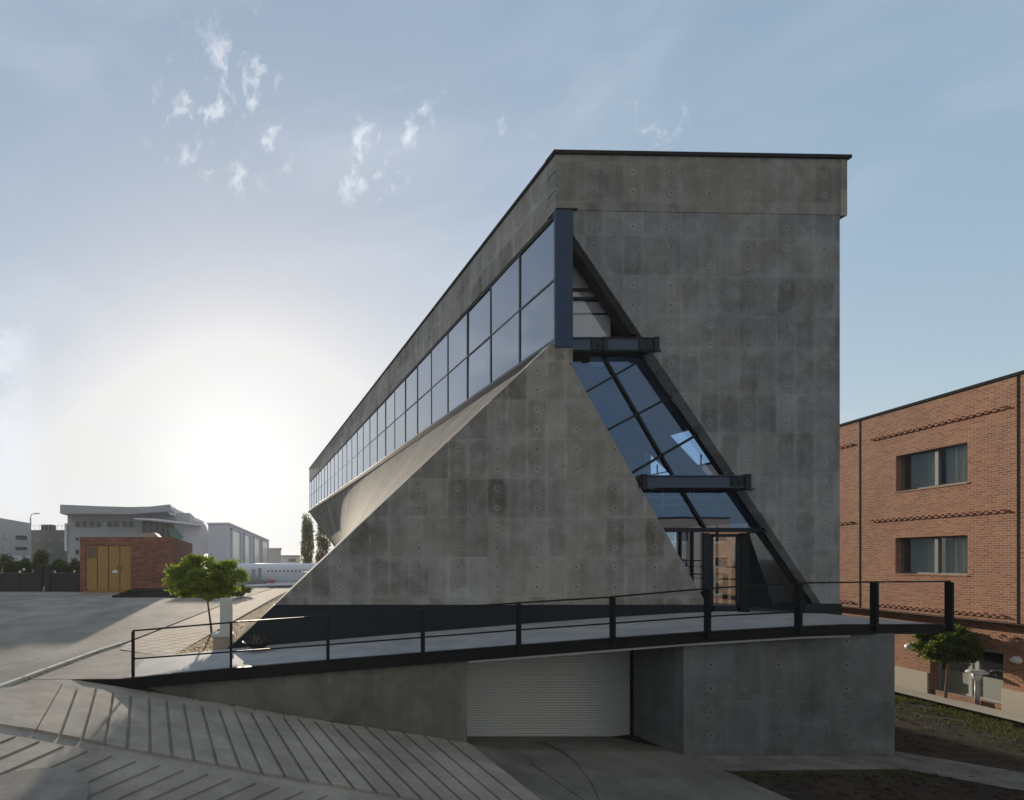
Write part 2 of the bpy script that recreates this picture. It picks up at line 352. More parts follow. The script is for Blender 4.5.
# ------------------------------------------------------------------ mesh tools
class MB:
    def __init__(s): s.v = []; s.f = []
    def quad(s, *p):
        n = len(s.v); s.v += [tuple(q) for q in p]; s.f.append(tuple(range(n, n + len(p)))); return s
    def box(s, a, b):
        x0, x1 = sorted((a[0], b[0])); y0, y1 = sorted((a[1], b[1])); z0, z1 = sorted((a[2], b[2]))
        n = len(s.v)
        s.v += [(x, y, z) for z in (z0, z1) for y in (y0, y1) for x in (x0, x1)]
        for f in ((0, 2, 3, 1), (4, 5, 7, 6), (0, 1, 5, 4), (2, 6, 7, 3), (0, 4, 6, 2), (1, 3, 7, 5)): s.f.append(tuple(n + i for i in f))
        return s
    def prism(s, pts, d):
        """pts: 3D polygon; d: extrusion vector"""
        pts = [Vector(p) for p in pts]; d = Vector(d); k = len(pts); n = len(s.v)
        s.v += [tuple(p) for p in pts] + [tuple(p + d) for p in pts]
        s.f.append(tuple(range(n, n + k))); s.f.append(tuple(range(n + 2 * k - 1, n + k - 1, -1)))
        for i in range(k): j = (i + 1) % k; s.f.append((n + i, n + k + i, n + k + j, n + j))
        return s
    def bar(s, a, b, w, h=None, up=(0, 0, 1)):
        """box-section bar from a to b, w across, h along 'up'"""
        a, b = Vector(a), Vector(b); h = h or w; d = (b - a).normalized(); up = Vector(up)
        side = d.cross(up)
        if side.length < 1e-4: side = d.cross(Vector((0, 1, 0)))
        side.normalize(); u2 = side.cross(d).normalized()
        return s.prism([a + side * w / 2 + u2 * h / 2, a - side * w / 2 + u2 * h / 2, a - side * w / 2 - u2 * h / 2, a + side * w / 2 - u2 * h / 2], b - a)
    def tube(s, pts, rad, seg=8):
        pts = [Vector(p) for p in pts]; rings = []
        for i, p in enumerate(pts):
            d = (pts[min(i + 1, len(pts) - 1)] - pts[max(i - 1, 0)]).normalized()
            a = d.cross(Vector((0, 0, 1)))
            if a.length < .05: a = d.cross(Vector((1, 0, 0)))
            a.normalize(); b = d.cross(a); r = rad[i] if isinstance(rad, (list, tuple)) else rad
            n = len(s.v); rings.append(n)
            s.v += [tuple(p + (a * math.cos(t) + b * math.sin(t)) * r) for t in (2 * math.pi * k / seg for k in range(seg))]
        for q in range(len(rings) - 1):
            for k in range(seg): j = (k + 1) % seg; s.f.append((rings[q] + k, rings[q] + j, rings[q + 1] + j, rings[q + 1] + k))
        s.f.append(tuple(rings[0] + k for k in range(seg))[::-1]); s.f.append(tuple(rings[-1] + k for k in range(seg)))
        return s
    def grid(s, P):
        n = len(s.v); a = len(P); b = len(P[0]); s.v += [tuple(q) for r in P for q in r]
        for i in range(a - 1):
            for j in range(b - 1): s.f.append((n + i * b + j, n + i * b + j + 1, n + (i + 1) * b + j + 1, n + (i + 1) * b + j))
        return s
    def leaves(s, c, rad, n, size, rng=random, flat=.0, aspect=1.9):
        for _ in range(n):
            while True:
                q = Vector((rng.uniform(-1, 1), rng.uniform(-1, 1), rng.uniform(-1, 1)))
                if q.length < 1: break
            q = q * (.55 + .45 * rng.random()) ; p = Vector((c[0] + q.x * rad[0], c[1] + q.y * rad[1], c[2] + q.z * rad[2]))
            d = Vector((rng.gauss(0, 1), rng.gauss(0, 1), rng.gauss(0, .7) - .25)).normalized()
            e = d.cross(Vector((rng.gauss(0, 1), rng.gauss(0, 1), rng.gauss(0, 1)))).normalized()
            l = size * rng.uniform(.6, 1.4); w = l / aspect
            s.quad(p, p + d * l * .5 + e * w * .5, p + d * l, p + d * l * .5 - e * w * .5)
        return s
    def build(s, name, mat, parent=None, loc=None, bevel=0, smooth=False):
        """vertices are given in world space (or in the parent's space if it is turned: local=True via parent['turned'])"""
        me = bpy.data.meshes.new(name)
        off = Vector((0, 0, 0))
        q = parent; turned = False
        while q is not None:
            turned = turned or bool(q.get('_turn')); off += q.location; q = q.parent
        if turned: off = Vector((0, 0, 0))
        if loc is not None: off = off + Vector(loc) if parent is None else off
        v = [(Vector(p) - off) for p in s.v]
        me.from_pydata([tuple(p) for p in v], [], s.f); me.update()
        bm = bmesh.new(); bm.from_mesh(me); bmesh.ops.recalc_face_normals(bm, faces=bm.faces) if len(bm.faces) < 60000 and not getattr(s, 'raw', False) else None
        bm.to_mesh(me); bm.free()
        if smooth:
            for p in me.polygons: p.use_smooth = True
        o = bpy.data.objects.new(name, me); me.materials.append(mat if not isinstance(mat, str) else M[mat])
        if loc is not None and parent is None: o.location = loc
        C.objects.link(o)
        if parent is not None: o.parent = parent
        if bevel:
            b = o.modifiers.new('bevel', 'BEVEL'); b.width = bevel; b.segments = 2; b.limit_method = 'ANGLE'; b.angle_limit = R(40)
        return o
def tag(o, label, cat, group=None):
    o['label'] = label; o['category'] = cat
    if group: o['group'] = group
    return o
def thing(name, label, cat, loc, group=None, rot=0):
    o = bpy.data.objects.new(name, None); C.objects.link(o); o.location = loc; o.rotation_euler = (0, 0, rot); o.empty_display_size = .3
    if rot: o['_turn'] = 1
    return tag(o, label, cat, group)
def struct(o): o['kind'] = 'structure'; return o
def stuff(o, label=None, cat=None):
    o['kind'] = 'stuff'
    if label: tag(o, label, cat)
    return o
def wall_open(mb, P, U, V, N, u0, u1, v0, v1, holes, depth):
    """flat wall face P+u*U+v*V facing N with rectangular openings and reveals of the given depth"""
    P, U, V, N = map(Vector, (P, U, V, N))
    us = sorted({u0, u1, *[h[0] for h in holes], *[h[1] for h in holes]}); vs = sorted({v0, v1, *[h[2] for h in holes], *[h[3] for h in holes]})
    at = lambda u, v, d=0: P + U * u + V * v - N * d
    for i in range(len(us) - 1):
        for j in range(len(vs) - 1):
            cu, cv = (us[i] + us[i + 1]) / 2, (vs[j] + vs[j + 1]) / 2
            if any(h[0] < cu < h[1] and h[2] < cv < h[3] for h in holes): continue
            for d in (0, depth): mb.quad(at(us[i], vs[j], d), at(us[i + 1], vs[j], d), at(us[i + 1], vs[j + 1], d), at(us[i], vs[j + 1], d))
    for (a, b, c, d) in list(holes) + [(u0, u1, v0, v1)]:
        for (p, q) in (((a, c), (b, c)), ((b, c), (b, d)), ((b, d), (a, d)), ((a, d), (a, c))):
            mb.quad(at(*p), at(*q), at(*q, depth), at(*p, depth))
    return mb

# ------------------------------------------------------------------ ground
def terrain():
    xs = [-3000, -900, -300, -120, -60, -30, -15, -9, -6, -4.2, -3, -2, -1, 0, 1, 2, 3, 4, 5.5, 5.6, 6.5, 6.84, 7.5, 9, 11, 14, 16, 18.5, 20, 22, 24, 30, 40, 60, 120, 300, 900, 3000]
    ys = [-3000, -900, -300, -100, -40, -15, -5, 0, 2, 4, 6, 8, 10, 12, 14.05, 14.1, 17.0, 17.05, 20, 25, 30, 40, 50, 57, 63, 75, 100, 150, 300, 900, 3500]
    def h(x, y):
        if y < 14.07: return slope(x)
        if y < 17.02: return PL if x < 5.55 else (-.25 if x < 10.9 else 0.)
        if y < 60: return PL if x < 10 else 0.
        if x < -5: return PL
        return -.5
    return MB().grid([[(x, y, h(x, y) - .03) for y in ys] for x in xs])
t = terrain(); t.raw = True
struct(t.build('ground', 'soil'))
def sheet(name, pts, mat, z, n=1):
    o = MB().prism([(p[0], p[1], z) for p in pts], (0, 0, -.02)).build(name, mat); return struct(o)
# asphalt yard, whole plaza left of the kerb
sheet('asphalt_road', [(-60, -20), (-12.2, -20), (-5.62, 12.8), (-4.6, 18.06), (-4.15, 19.8), (-.3, 41), (3.5, 57.4), (-60, 57.4)], 'asphalt', PL + .004)
sheet('walkway', [(-4.0, 18.6), (-2.1, 17.15), (2.3, 41), (5.5, 57), (3.6, 57), (-.2, 41), (-3.98, 19.8)], 'pave', PL + .010)
sheet('far_pavement', [(-60, 46), (-13.2, 46), (-13.2, 50.5), (-60, 50.5)], 'path', PL + .03)
sheet('back_apron', [(-60, 57.4), (-6, 57.4), (-6, 200), (-60, 200)], 'path', PL - .004)
sheet('runway_apron', [(-4.9, 63.2), (60, 63.2), (60, 140), (-4.9, 140)], 'path', -.5)
ck = MB(); ck.raw = True; rg = random.Random(31)
for _ in range(16):
    p_ = Vector((rg.uniform(-16, -5.5), rg.uniform(13, 44), PL + .007)); a_ = rg.uniform(0, 6.28)
    if p_.x > -4.9 + (p_.y - 18) * .1: continue
    for k in range(rg.randint(5, 16)):
        a_ += rg.gauss(0, .45); q_ = p_ + Vector((math.cos(a_), math.sin(a_), 0)) * rg.uniform(.2, .6)
        w = Vector((-math.sin(a_), math.cos(a_), 0)) * rg.uniform(.006, .02); ck.quad(p_ - w, p_ + w, q_ + w, q_ - w); p_ = q_
        if p_.x > -5.7 + max(0, p_.y - 14) * .15: break
struct(ck.build('road_cracks', 'conc_dark'))
# kerb
kb = MB()
kpts = [(-9.0, -4), (-6.3, 9), (-5.56, 12.8), (-4.52, 18.06), (-4.10, 19.6)]
for a, b in zip(kpts, kpts[1:]):
    for k in range(5):
        t0, t1 = k / 5 + .006, (k + 1) / 5 - .006
        A = Vector((a[0] + (b[0] - a[0]) * t0, a[1] + (b[1] - a[1]) * t0, PL + .03)); B = Vector((a[0] + (b[0] - a[0]) * t1, a[1] + (b[1] - a[1]) * t1, PL + .03))
        kb.bar(A, B, .14, .12)
struct(kb.build('kerb', 'post', bevel=.012))
# smooth concrete margin between kerb and ribbed drive (follows the fall of the drive)
def on(p, dz=0): return (p[0], p[1], slope(p[0]) + dz)
mg = MB(); rows = []
for y in [-8, -4, 0, 3, 5, 7, 9, 11, 12.8, 14.0]:
    xl = np.interp(y, [-4, 9, 12.8, 18.06], [-8.9, -6.22, -5.48, -4.45]); rows.append([on((x, y), .006) for x in [xl] + [q for q in (-6, -5, -4.2, -3, -1, 1, 3, 5, 6.84, 8, 11) if q > xl + .05]] + [on((11.2 + .01 * j, y), .006) for j in range(0)])
R_ = [[on((x, r[0][1]), .006) for x in (r[0][0], -4.2, -2, 0, 2, 4, 5)] for r in rows]
mg2 = MB().grid([[on((x, r[0][1]), .006) for x in (5, 6, 6.84, 9, 11)] for r in rows])
mg.grid(R_)
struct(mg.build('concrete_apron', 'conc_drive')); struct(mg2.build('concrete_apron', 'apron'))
struct(MB().prism([(-5.28, 13.9, PL), (-4.38, 18.4, PL), (-3.98, 19.6, PL), (-3.9, 18.3, PL), (-2.1, 17.2, PL), (-.6, 17.2, PL), (-.6, 14.1, PL), (-3.0, 14.0, PL)], (0, 0, .012)).build('landing_slab', 'conc_drive'))

# ribbed drive: real slabs with open gaps
tops = [(63, 684), (78, 688), (96, 691), (114, 694), (131, 697), (149, 699), (166, 702), (183, 704), (201, 707), (218, 710), (234, 712), (250, 714), (266, 716), (282, 718), (297, 720), (313, 722), (330, 725), (347, 727), (365, 729), (384, 732), (403, 735), (424, 738), (446, 741), (468, 744)]
bots = [(35, 733), (60, 738), (82, 742), (104, 747), (127, 752), (150, 756), (172, 760), (194, 764), (217, 768), (240, 772), (262, 777), (285, 780), (308, 784), (331, 788), (354, 792), (377, 796), (400, 800), (424, 805), (449, 810), (475, 816), (503, 823), (533, 831), (566, 840), (602, 850)]
slabs = MB()
def slab(a0, a1, b0, b1, gap=.034, n=8, th=.06):
    """slab between line a0->a1 and line b0->b1 (ground points)"""
    L0 = []; L1 = []
    for k in range(n + 1):
        t = k / n; a = a0.lerp(a1, t); b = b0.lerp(b1, t); d = (b - a); d.z = 0; d.normalize()
        a = a + d * gap; b = b - d * gap; L0.append(a); L1.append(b)
    for k in range(n):
        q = [L0[k], L1[k], L1[k + 1], L0[k + 1]]
        top = [on(p, th) for p in q]; bot = [on(p, -.01) for p in q]
        slabs.quad(*top); slabs.quad(top[0], top[3], bot[3], bot[0]); slabs.quad(top[1], bot[1], bot[2], top[2])
        if k == 0: slabs.quad(top[0], bot[0], bot[1], top[1])
        if k == n - 1: slabs.quad(top[3], top[2], bot[2], bot[3])
T = [G(*p) for p in tops]; B = [G(*p) for p in bots]
for i in range(len(T) - 1):
    q0, q1 = T[i].copy(), T[i + 1].copy()
    for q in (q0, q1): q.y = min(q.y, 13.86)
    slab(q0, B[i].lerp(T[i], .012), q1, B[i + 1].lerp(T[i + 1], .012))
# field left of the ribs
ft = [(-60, 700), (-20, 694), (5, 690), (30, 687), (48, 685)]; fb = [(-60, 720), (-28, 723), (-8, 726), (8, 728), (22, 730.5)]
FT = [G(*p) for p in ft] + [T[0]]; FB = [G(*p) for p in fb] + [B[0].lerp(T[0], .012)]
for i in range(len(FT) - 1): slab(FT[i], FB[i], FT[i + 1], FB[i + 1], gap=0 if i < len(FT) - 2 else .0, n=8)
# lower field: ribs run the other way, beginning under the curved joint
lowc = [(-60, 722), (-30, 724), (0, 728), (18, 730), (42, 735), (66, 740), (90, 745), (114, 750), (138, 755), (162, 759), (186, 764), (210, 768), (234, 772), (258, 777), (282, 781), (306, 785), (330, 789), (354, 793), (378, 797), (402, 801), (430, 807), (460, 814), (492, 822), (526, 831)]
cp = [G(x, y + 8) for x, y in lowc]
ends = [G(x - 190, y + 5 + 88) for x, y in lowc]
for i in range(len(cp) - 1): slab(cp[i], ends[i], cp[i + 1], ends[i + 1], gap=.042, n=8, th=.035)
slabs.raw = True
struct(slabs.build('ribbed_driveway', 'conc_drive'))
# round island at the lower left
ic = G(18, 814); isl = MB()
ring = [(ic.x + .87 * math.cos(a), ic.y + 1.12 * math.sin(a)) for a in (2 * math.pi * k / 48 for k in range(48))]
ztop = slope(ic.x - .5) + .10
isl.prism([(x, y, ztop) for x, y in ring], (0, 0, -.5))
struct(isl.build('round_kerbed_island', 'island', bevel=.03))
# garage apron, curved drain joint, coping and path
apr = MB()
apr.prism([(5.62, 13.78, .03), (5.62, 15.6, -.125), (11.2, 15.6, -.125), (10.89, 13.7, .0), (10.86, 13.4, .02), (7.0, 13.4, .03)], (0, 0, -.12))
apr.prism([(7.0, 13.399, .03), (10.86, 13.399, .02), (10.7, 11.2, .02), (10.2, 4, .02), (6.84, 4, .03), (6.84, 13.0, .03)], (0, 0, -.12))
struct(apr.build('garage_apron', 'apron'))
dr = MB(); dp = [G(x, y, .03) for x, y in ((540, 738), (552, 744), (566, 753), (580, 765), (592, 780), (602, 800), (608, 825))]
dp = [p + Vector((0, 0, .012)) for p in dp]
for a, b in zip(dp, dp[1:]):
    w = Vector((.05, 0, 0)); dr.quad(a - w + Vector((0, 0, .004)), a + w + Vector((0, 0, .004)), b + w + Vector((0, 0, .004)), b - w + Vector((0, 0, .004)))
struct(dr.build('drive_joint', 'conc_dark'))
sheet('wall_footing_path', [(10.9, 12.75), (16.2, 12.9), (16.2, 13.8), (10.9, 13.8)], 'shadepath', -.012)
sheet('garden_path', [(16.2, 14.2), (19.6, 10.4), (24, 5), (22.4, 4.4), (17.6, 10.0), (15.2, 12.9), (16.2, 13.2)], 'shadepath', .0)
sheet('path', [(24.75, 24.0), (23.95, 24.0), (22.45, 16.2), (21.2, 11), (22.4, 11), (23.3, 16.2)], 'cream', .14)

# ------------------------------------------------------------------ concrete building
YF = 17.07; YR = 17.28; YB = 77.0
def fz(x, y, Y=YF): return px(x, y, Y)
def yf(X): return YF + (YR - YF) * max(0, (X - 9.64)) / 8.7        # the front turns a little away
def fp(x, y):                                                       # picture point on the (slightly turned) front
    Y = YF
    for _ in range(20): Y = yf((x - X0) * Y / F)
    return px(x, y, Y)
bld = thing('concrete_building', 'tall angular fair-faced concrete building with sloping gable and long glazed side', 'building', (9.6, 17.07, 0))
XL = (556 - X0) * YF / F; ZT = EYE + (H0 - 154) * YF / F; XR = fp(847, 159).x; XT = fp(840, 200).x
ZB = EYE + (H0 - 207) * YF / F       # parapet bottom
ZG = EYE + (H0 - 212) * YF / F       # glass head
ZS = EYE + (H0 - 345) * YF / F       # sill
print('levels', XL, ZT, ZB, ZG, ZS, XR)
# tower wall with the slanted edge
tw = [fp(573, 232), fp(590, 257.4), fp(632, 320), fp(660, 362), fp(737, 477), fp(826, 611), fp(840, 611), fp(840, 206), fp(573, 206)]
tw = [fp(573, 210.6), fp(573, 234), fp(826, 611), fp(840, 611), fp(840, 215.2)]
MB().prism(tw, (0, .42, 0)).build('tower_wall', 'tower', bld, bevel=.012)
# parapet band: front and west side
MB().prism([fp(555.5, 154), fp(555.5, 210), fp(846.5, 215.1), fp(846.5, 159)], (0, .45, 0)).build('parapet', 'band', bld, bevel=.012)
MB().prism([(XL - .01, YF + .46, ZT), (XL - .01, YF + .46, ZG + .02), (XL - .01, YB, ZG + .02), (XL - .01, YB, ZT)], (.45, 0, 0)).build('parapet', 'bandside', bld, bevel=.01)
# thin ledge under the parapet on the right
MB().box((XT + .003, YR - .02, fp(840, 216).z), (XR - .02, YB, ZT - .02)).build('parapet', 'bandside', bld, bevel=.01)
# roof cap flashing
a, b = fp(553, 154), fp(850, 159)
cap = MB(); cap.prism([(a.x, a.y - .06, ZT), (a.x, a.y - .06, ZT + .10), (b.x, b.y - .06, b.z + .10), (b.x, b.y - .06, b.z)], (0, .5, 0))
cap.prism([(XL - .07, YF + .445, ZT + .002), (XL - .07, YF + .445, ZT + .10), (XL - .07, YB, ZT + .10), (XL - .07, YB, ZT + .002)], (.45, 0, 0))
cap.build('roof_cap', 'cap', bld)
MB().box((XL + .45, YF + .47, ZT - .7), (XT, YB - .01, ZT - .4)).build('roof', 'inner', bld)
# gable (triangular) wall and black plinth
zP = EYE - 46 / 32.8
ap = fz(553.5, 345)
def gl(y): return 553 - (y - 342) / .945
def gr(y): return 570 + (y - 363) / 1.765
MB().prism([fz(gl(343.5), 343.5), fz(573, 346), fz(573, 363), fz(570, 363), fz(gr(604.9), 604.9), fz(gl(604.9), 604.9)], (0, .42, 0)).build('gable_wall', 'gable', bld, bevel=.012)
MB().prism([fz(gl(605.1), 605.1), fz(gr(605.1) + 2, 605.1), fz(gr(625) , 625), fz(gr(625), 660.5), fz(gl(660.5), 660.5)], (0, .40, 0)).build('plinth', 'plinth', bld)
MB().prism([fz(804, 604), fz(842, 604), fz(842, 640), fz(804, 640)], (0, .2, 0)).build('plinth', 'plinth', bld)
# warped west wall: straight sill above, skewed foot below
hy = []; hin = []
n = 60
botA = Vector((fz(gl(660.5), 660.5).x, YF, 1.7)); botB = Vector((16.6, YB, 1.7))
topA = Vector((XL - .13, YF, ZS - .14)); topB = Vector((XL, YB, ZS - .14))
for i in range(n + 1):
    s_ = i / n; ta = topA.lerp(topB, s_); bo = botA.lerp(botB, s_)
    ta.y += .002; bo.y += .002
    hy.append([ta.lerp(bo, k / 24) for k in range(25)])
wm = MB(); wm.grid(hy); wm.grid([[p + Vector((.3, .0, 0)) for p in r][::-1] for r in hy])
wm.quad(*[hy[-1][0], hy[-1][-1], hy[-1][-1] + Vector((.3, 0, 0)), hy[-1][0] + Vector((.3, 0, 0))])
o = wm.build('warped_wall', 'hypar', bld, smooth=True)
# rear and east walls (east wall has the openings one sees through the glass)
wall = MB()
wall.prism([(XL, YB, 1.7), (XL + .3, YB, 1.7), (XL + .3, YB, ZT - .1), (XL, YB, ZT - .1)], (0, -.3, 0))
wall = MB(); wall.prism([(14.5, YB, .0), (XT - .01, YB, .0), (XT - .01, YB, ZT - .1), (XL + .46, YB, ZT - .1), (XL + .46, YB, ZS), (16.7, YB, 1.7)], (0, -.3, 0))
wall.build('rear_wall', 'inner', bld)
def ey(x, y):      # picture point on the east wall plane
    Y = XT * F / (x - X0); return (Y, EYE + (H0 - y) * Y / F)
ew = MB(); e0 = YR + .43
# openings: low band of glass, a slanted light above it
lowY0, lowY1, lowZ0, lowZ1 = 20.0, 25.6, 3.05, 6.15
hiY0, hiY1, hiZ0, hiZ1 = 20.9, 25.2, 7.9, 10.1
wall_open(ew, (XT - .3, 0, 0), (0, 1, 0), (0, 0, 1), (-1, 0, 0), e0, YB - .31, 0., ZT - .42, [(lowY0, lowY1, lowZ0, lowZ1), (hiY0, hiY1, hiZ0, hiZ1)], .28)
ew.build('east_wall', 'inner', bld)
# slanted fins crossing the high opening (seen as dark diagonals against the sky)
fn = MB()
fn.prism([(XT - .36, 25.3, 9.9), (XT - .36, 23.9, 10.2), (XT - .36, 21.6, 7.8), (XT - .36, 23.0, 7.8)], (.1, 0, 0))
fn.bar((XT - .4, 20.9, 8.5), (XT - .4, 25.2, 8.5), .05); fn.bar((XT - .4, 22.0, 7.9), (XT - .4, 22.0, 8.9), .04); fn.bar((XT - .4, 24.3, 7.9), (XT - .4, 24.3, 8.9), .04)
fn.build('inner_brace', 'paint', bld)
fr = MB()
for y in (20.05, 21.4, 22.8, 24.2, 25.55): fr.box((XT - .32, y - .03, lowZ0), (XT - .25, y + .03, lowZ1))
for z in (3.08, 4.05, 4.5, 6.12): fr.box((XT - .33, lowY0, z - .03), (XT - .26, lowY1, z + .03))
ef = fr.build('window', 'steel', bld)
MB().box((XT - .29, lowY0, lowZ0), (XT - .28, lowY1, lowZ1)).build('pane', 'glass_win', ef)
# floors inside
fl = MB().box((XL + .1, YF + .9, ZS - .35), (XT - .31, YB - .4, ZS - .05)); fl.build('floor_slab', 'ceil', bld)
MB().box((8.5, YF + 1.1, 3.0), (XT - .01, YB - .4, 3.1)).build('floor_slab', 'deck', bld)
MB().box((14.2, YF + 6.6, 3.1), (14.4, YB - .4, ZS - .4)).build('partition', 'paint', bld)
MB().box((XL + 2.4, YF + 6.5, ZS), (XL + 2.6, YB - .4, ZT - .72)).build('partition', 'ceil', bld)
MB().box((XL + .5, YF + 8, ZS), (XT - .32, YF + 8.2, ZT - .72)).build('partition', 'ceil', bld)
# corner pillar
MB().box((XL - .03, YF - .03, ZS - .08), (fz(572.5, 0).x, YF + .07, ZB - .05)).build('corner_pillar', 'pillar', bld, bevel=.01)
MB().box((XL - .02, YF - .04, ZB - .10), (fz(577, 0).x, YF + .07, ZB - .05)).build('pillar_head', 'black', bld)
# west ribbon windows: 27 bays
w0 = YF + .075; bw = (YB - w0) / 27
xg = XL + .045
for i in range(27):
    y0 = w0 + i * bw; y1 = y0 + bw
    m_ = MB(); m_.box((xg - .03, y1 - .025, ZS + .23), (xg + .06, y1 + .025, ZG - .101))
    zm = (ZS + ZG) / 2 + .05
    m_.box((xg - .025, y0 + .031, zm - .028), (xg + .05, y1 - .031, zm + .028))
    fw = m_.build('window', 'mullion', bld)
    pr_ = random.Random(i); o1, o2, o3, o4 = [pr_.uniform(-.007, .007) for _ in range(4)]
    MB().prism([(xg + o1, y0 + .026, ZS + .231), (xg + o2, y1 - .026, ZS + .231), (xg + o1 + o2 - o3 + .0, y1 - .026, ZG - .101), (xg + o1 + o1 - o3, y0 + .026, ZG - .101)], (.01, 0, 0)).build('pane', 'glass_side', fw)
sl = MB(); sl.box((xg - .07, YF + .075, ZS + .052), (xg + .2, YB, ZS + .23)); sl.build('sill_beam', 'beam', bld, bevel=.01)
MB().box((xg - .20, YF + .075, ZS - .17), (xg - .02, YB, ZS + .05)).build('sill_flashing', 'black', bld)
MB().box((xg - .04, YF + .075, ZG - .10), (xg + .25, YB, ZG + .015)).build('head_rail', 'black', bld)

# slanted front glazing, set back
YG = YF + .46
def g(x, y, dy=0): return px(x, y, YG + dy)
def L1x(y): return 573 + (y - 249) / 1.494          # right inner edge in the glass plane
# dark jamb along the slanted reveal
jb = MB()
jb.prism([g(L1x(236) - 2, 236), g(L1x(236) + 11, 236), g(L1x(607) + 11, 607), g(L1x(607), 607)], (0, .16, 0))
jb.build('slanted_jamb', 'black', bld)
jb = MB(); jb.prism([px(573.4, 236, YF + .06), px(573.4, 247, YF + .06), px(631.2, 334, YF + .06), px(638.6, 334, YF + .06)], (0, .34, 0)); jb.build('slanted_jamb', 'black', bld)
# left jamb thin, beside the gable
MB().prism([g(gr(350) - 8, 350), g(gr(350) - 4.5, 350), g(gr(604) - 4.5 , 604), g(gr(604) - 8, 604)], (0, .08, 0)).build('slanted_jamb', 'black', bld)
def glz(name, pts, bars, mat='glass_front', w=.06, rim=True):
    f_ = MB(); k = len(pts)
    for a_, b_ in bars: f_.bar(g(*a_, .0), g(*b_, .0), .10, w, up=Vector((b_[1] - a_[1], 0, b_[0] - a_[0])).normalized())
    fo = f_.build(name, 'steel', bld)
    MB().prism([g(*p, .02) for p in pts], (0, .012, 0)).build('pane', mat, fo)
    return fo
# upper triangle
glz('window', [(565, 240), (L1x(240), 240), (L1x(338), 338), (565, 338)], [((568, 289.5), (L1x(289.5), 289.5)), ((568, 298.5), (L1x(298), 298.5))], mat='glass_win')
# middle
ml = lambda y: 570 + (y - 363) / 1.765 - 8
p_mid = [(ml(352), 352), (L1x(352) + 1, 352), (L1x(478) + 1, 478), (ml(478), 478)]
glz('window', p_mid, [((600.7, 352), (674, 478)), ((583, 394), (L1x(359), 357)), ((604, 432), (L1x(397), 396)), ((627, 476), (L1x(436), 434))])
# lower
p_low = [(ml(486), 486), (L1x(486) + 1, 486), (L1x(528) + 1, 528), (ml(528), 528)]
glz('window', p_low, [((679, 486), (704.5, 528))])
glz('window', [(ml(532), 532), (704, 532), (704, 604), (ml(604) + 4, 604)], [((692, 532), (692, 596)), ((ml(560), 560.5), (704, 560.5)), ((ml(574), 574), (704, 574)), ((680, 532), (680, 564))], w=.035)
# entrance transom, post and door
tr = MB(); tr.bar(g(ml(530) - 2, 530, -.02), g(L1x(530) + 14, 530, -.02), .16, .13); tr.build('transom', 'steel', bld)
po = MB(); po.box(g(703.5, 533, -.04), g(708.5, 612, .01)); po.build('door_post', 'steel', bld)
po = MB(); po.box(g(740.5, 533, -.02), g(748, 612, .04)); po.build('door_post', 'black', bld)
dfm = MB()
for x in (711, 738): dfm.box(g(x - 1, 534, .0), g(x + 1, 611, .06))
dfm.box(g(711, 534, 0), g(739, 537, .06)); dfm.box(g(711, 606, 0), g(739, 611, .06))
door = dfm.build('entrance_door', 'steel', bld)
MB().box(g(711, 535, .02), g(739, 610, .03)).build('pane', 'glass_win', door)
MB().tube([g(715, 566, -.08), g(715, 590, -.08)], .018).build('handle', 'greyframe', door)
MB().prism([g(749, 533), g(L1x(533) + 6, 533), g(L1x(609) + 2, 609), g(775, 609)], (0, .01, 0)).build('side_light', 'glass_win', bld)
# dark lining wall behind the door on the right
MB().prism([g(752, 531, .6), g(L1x(531) + 12, 531, .6), g(L1x(611) + 12, 611, .6), g(800, 611, .6)], (0, .1, 0)).build('lining', 'black', bld)
MB().prism([g(570, 350, .35), g(590, 350, .35), g(590, 368, .35), g(587, 371, .35), g(576, 371, .35), g(570, 363, .35)], (0, .2, 0)).build('inner_bracket', 'black', bld)
# roller blinds behind the upper window
bl = MB(); bl.box(g(564, 315, .06), g(610, 337, .08)); bl.box(g(564, 302, .06), g(622, 313, .08)); bl.box(g(564, 267, .06), g(600, 288, .08)); bl.box(g(564, 290.5, .06), g(600, 297.5, .08)); bl.build('roller_blind', 'blind', bld)
MB().box(g(590, 336, 1.2), g(640, 300, 1.3)).build('inner_screen', 'pillar', bld)
ir = MB()
for y in (497, 504.5): ir.bar(g(640, y, 1.2), g(730, y + 1, 1.2), .035)
for x in (663, 690, 715): ir.bar(g(x, 489, 1.2), g(x, 510, 1.2), .03)
ir.build('inner_railing', 'white', bld)
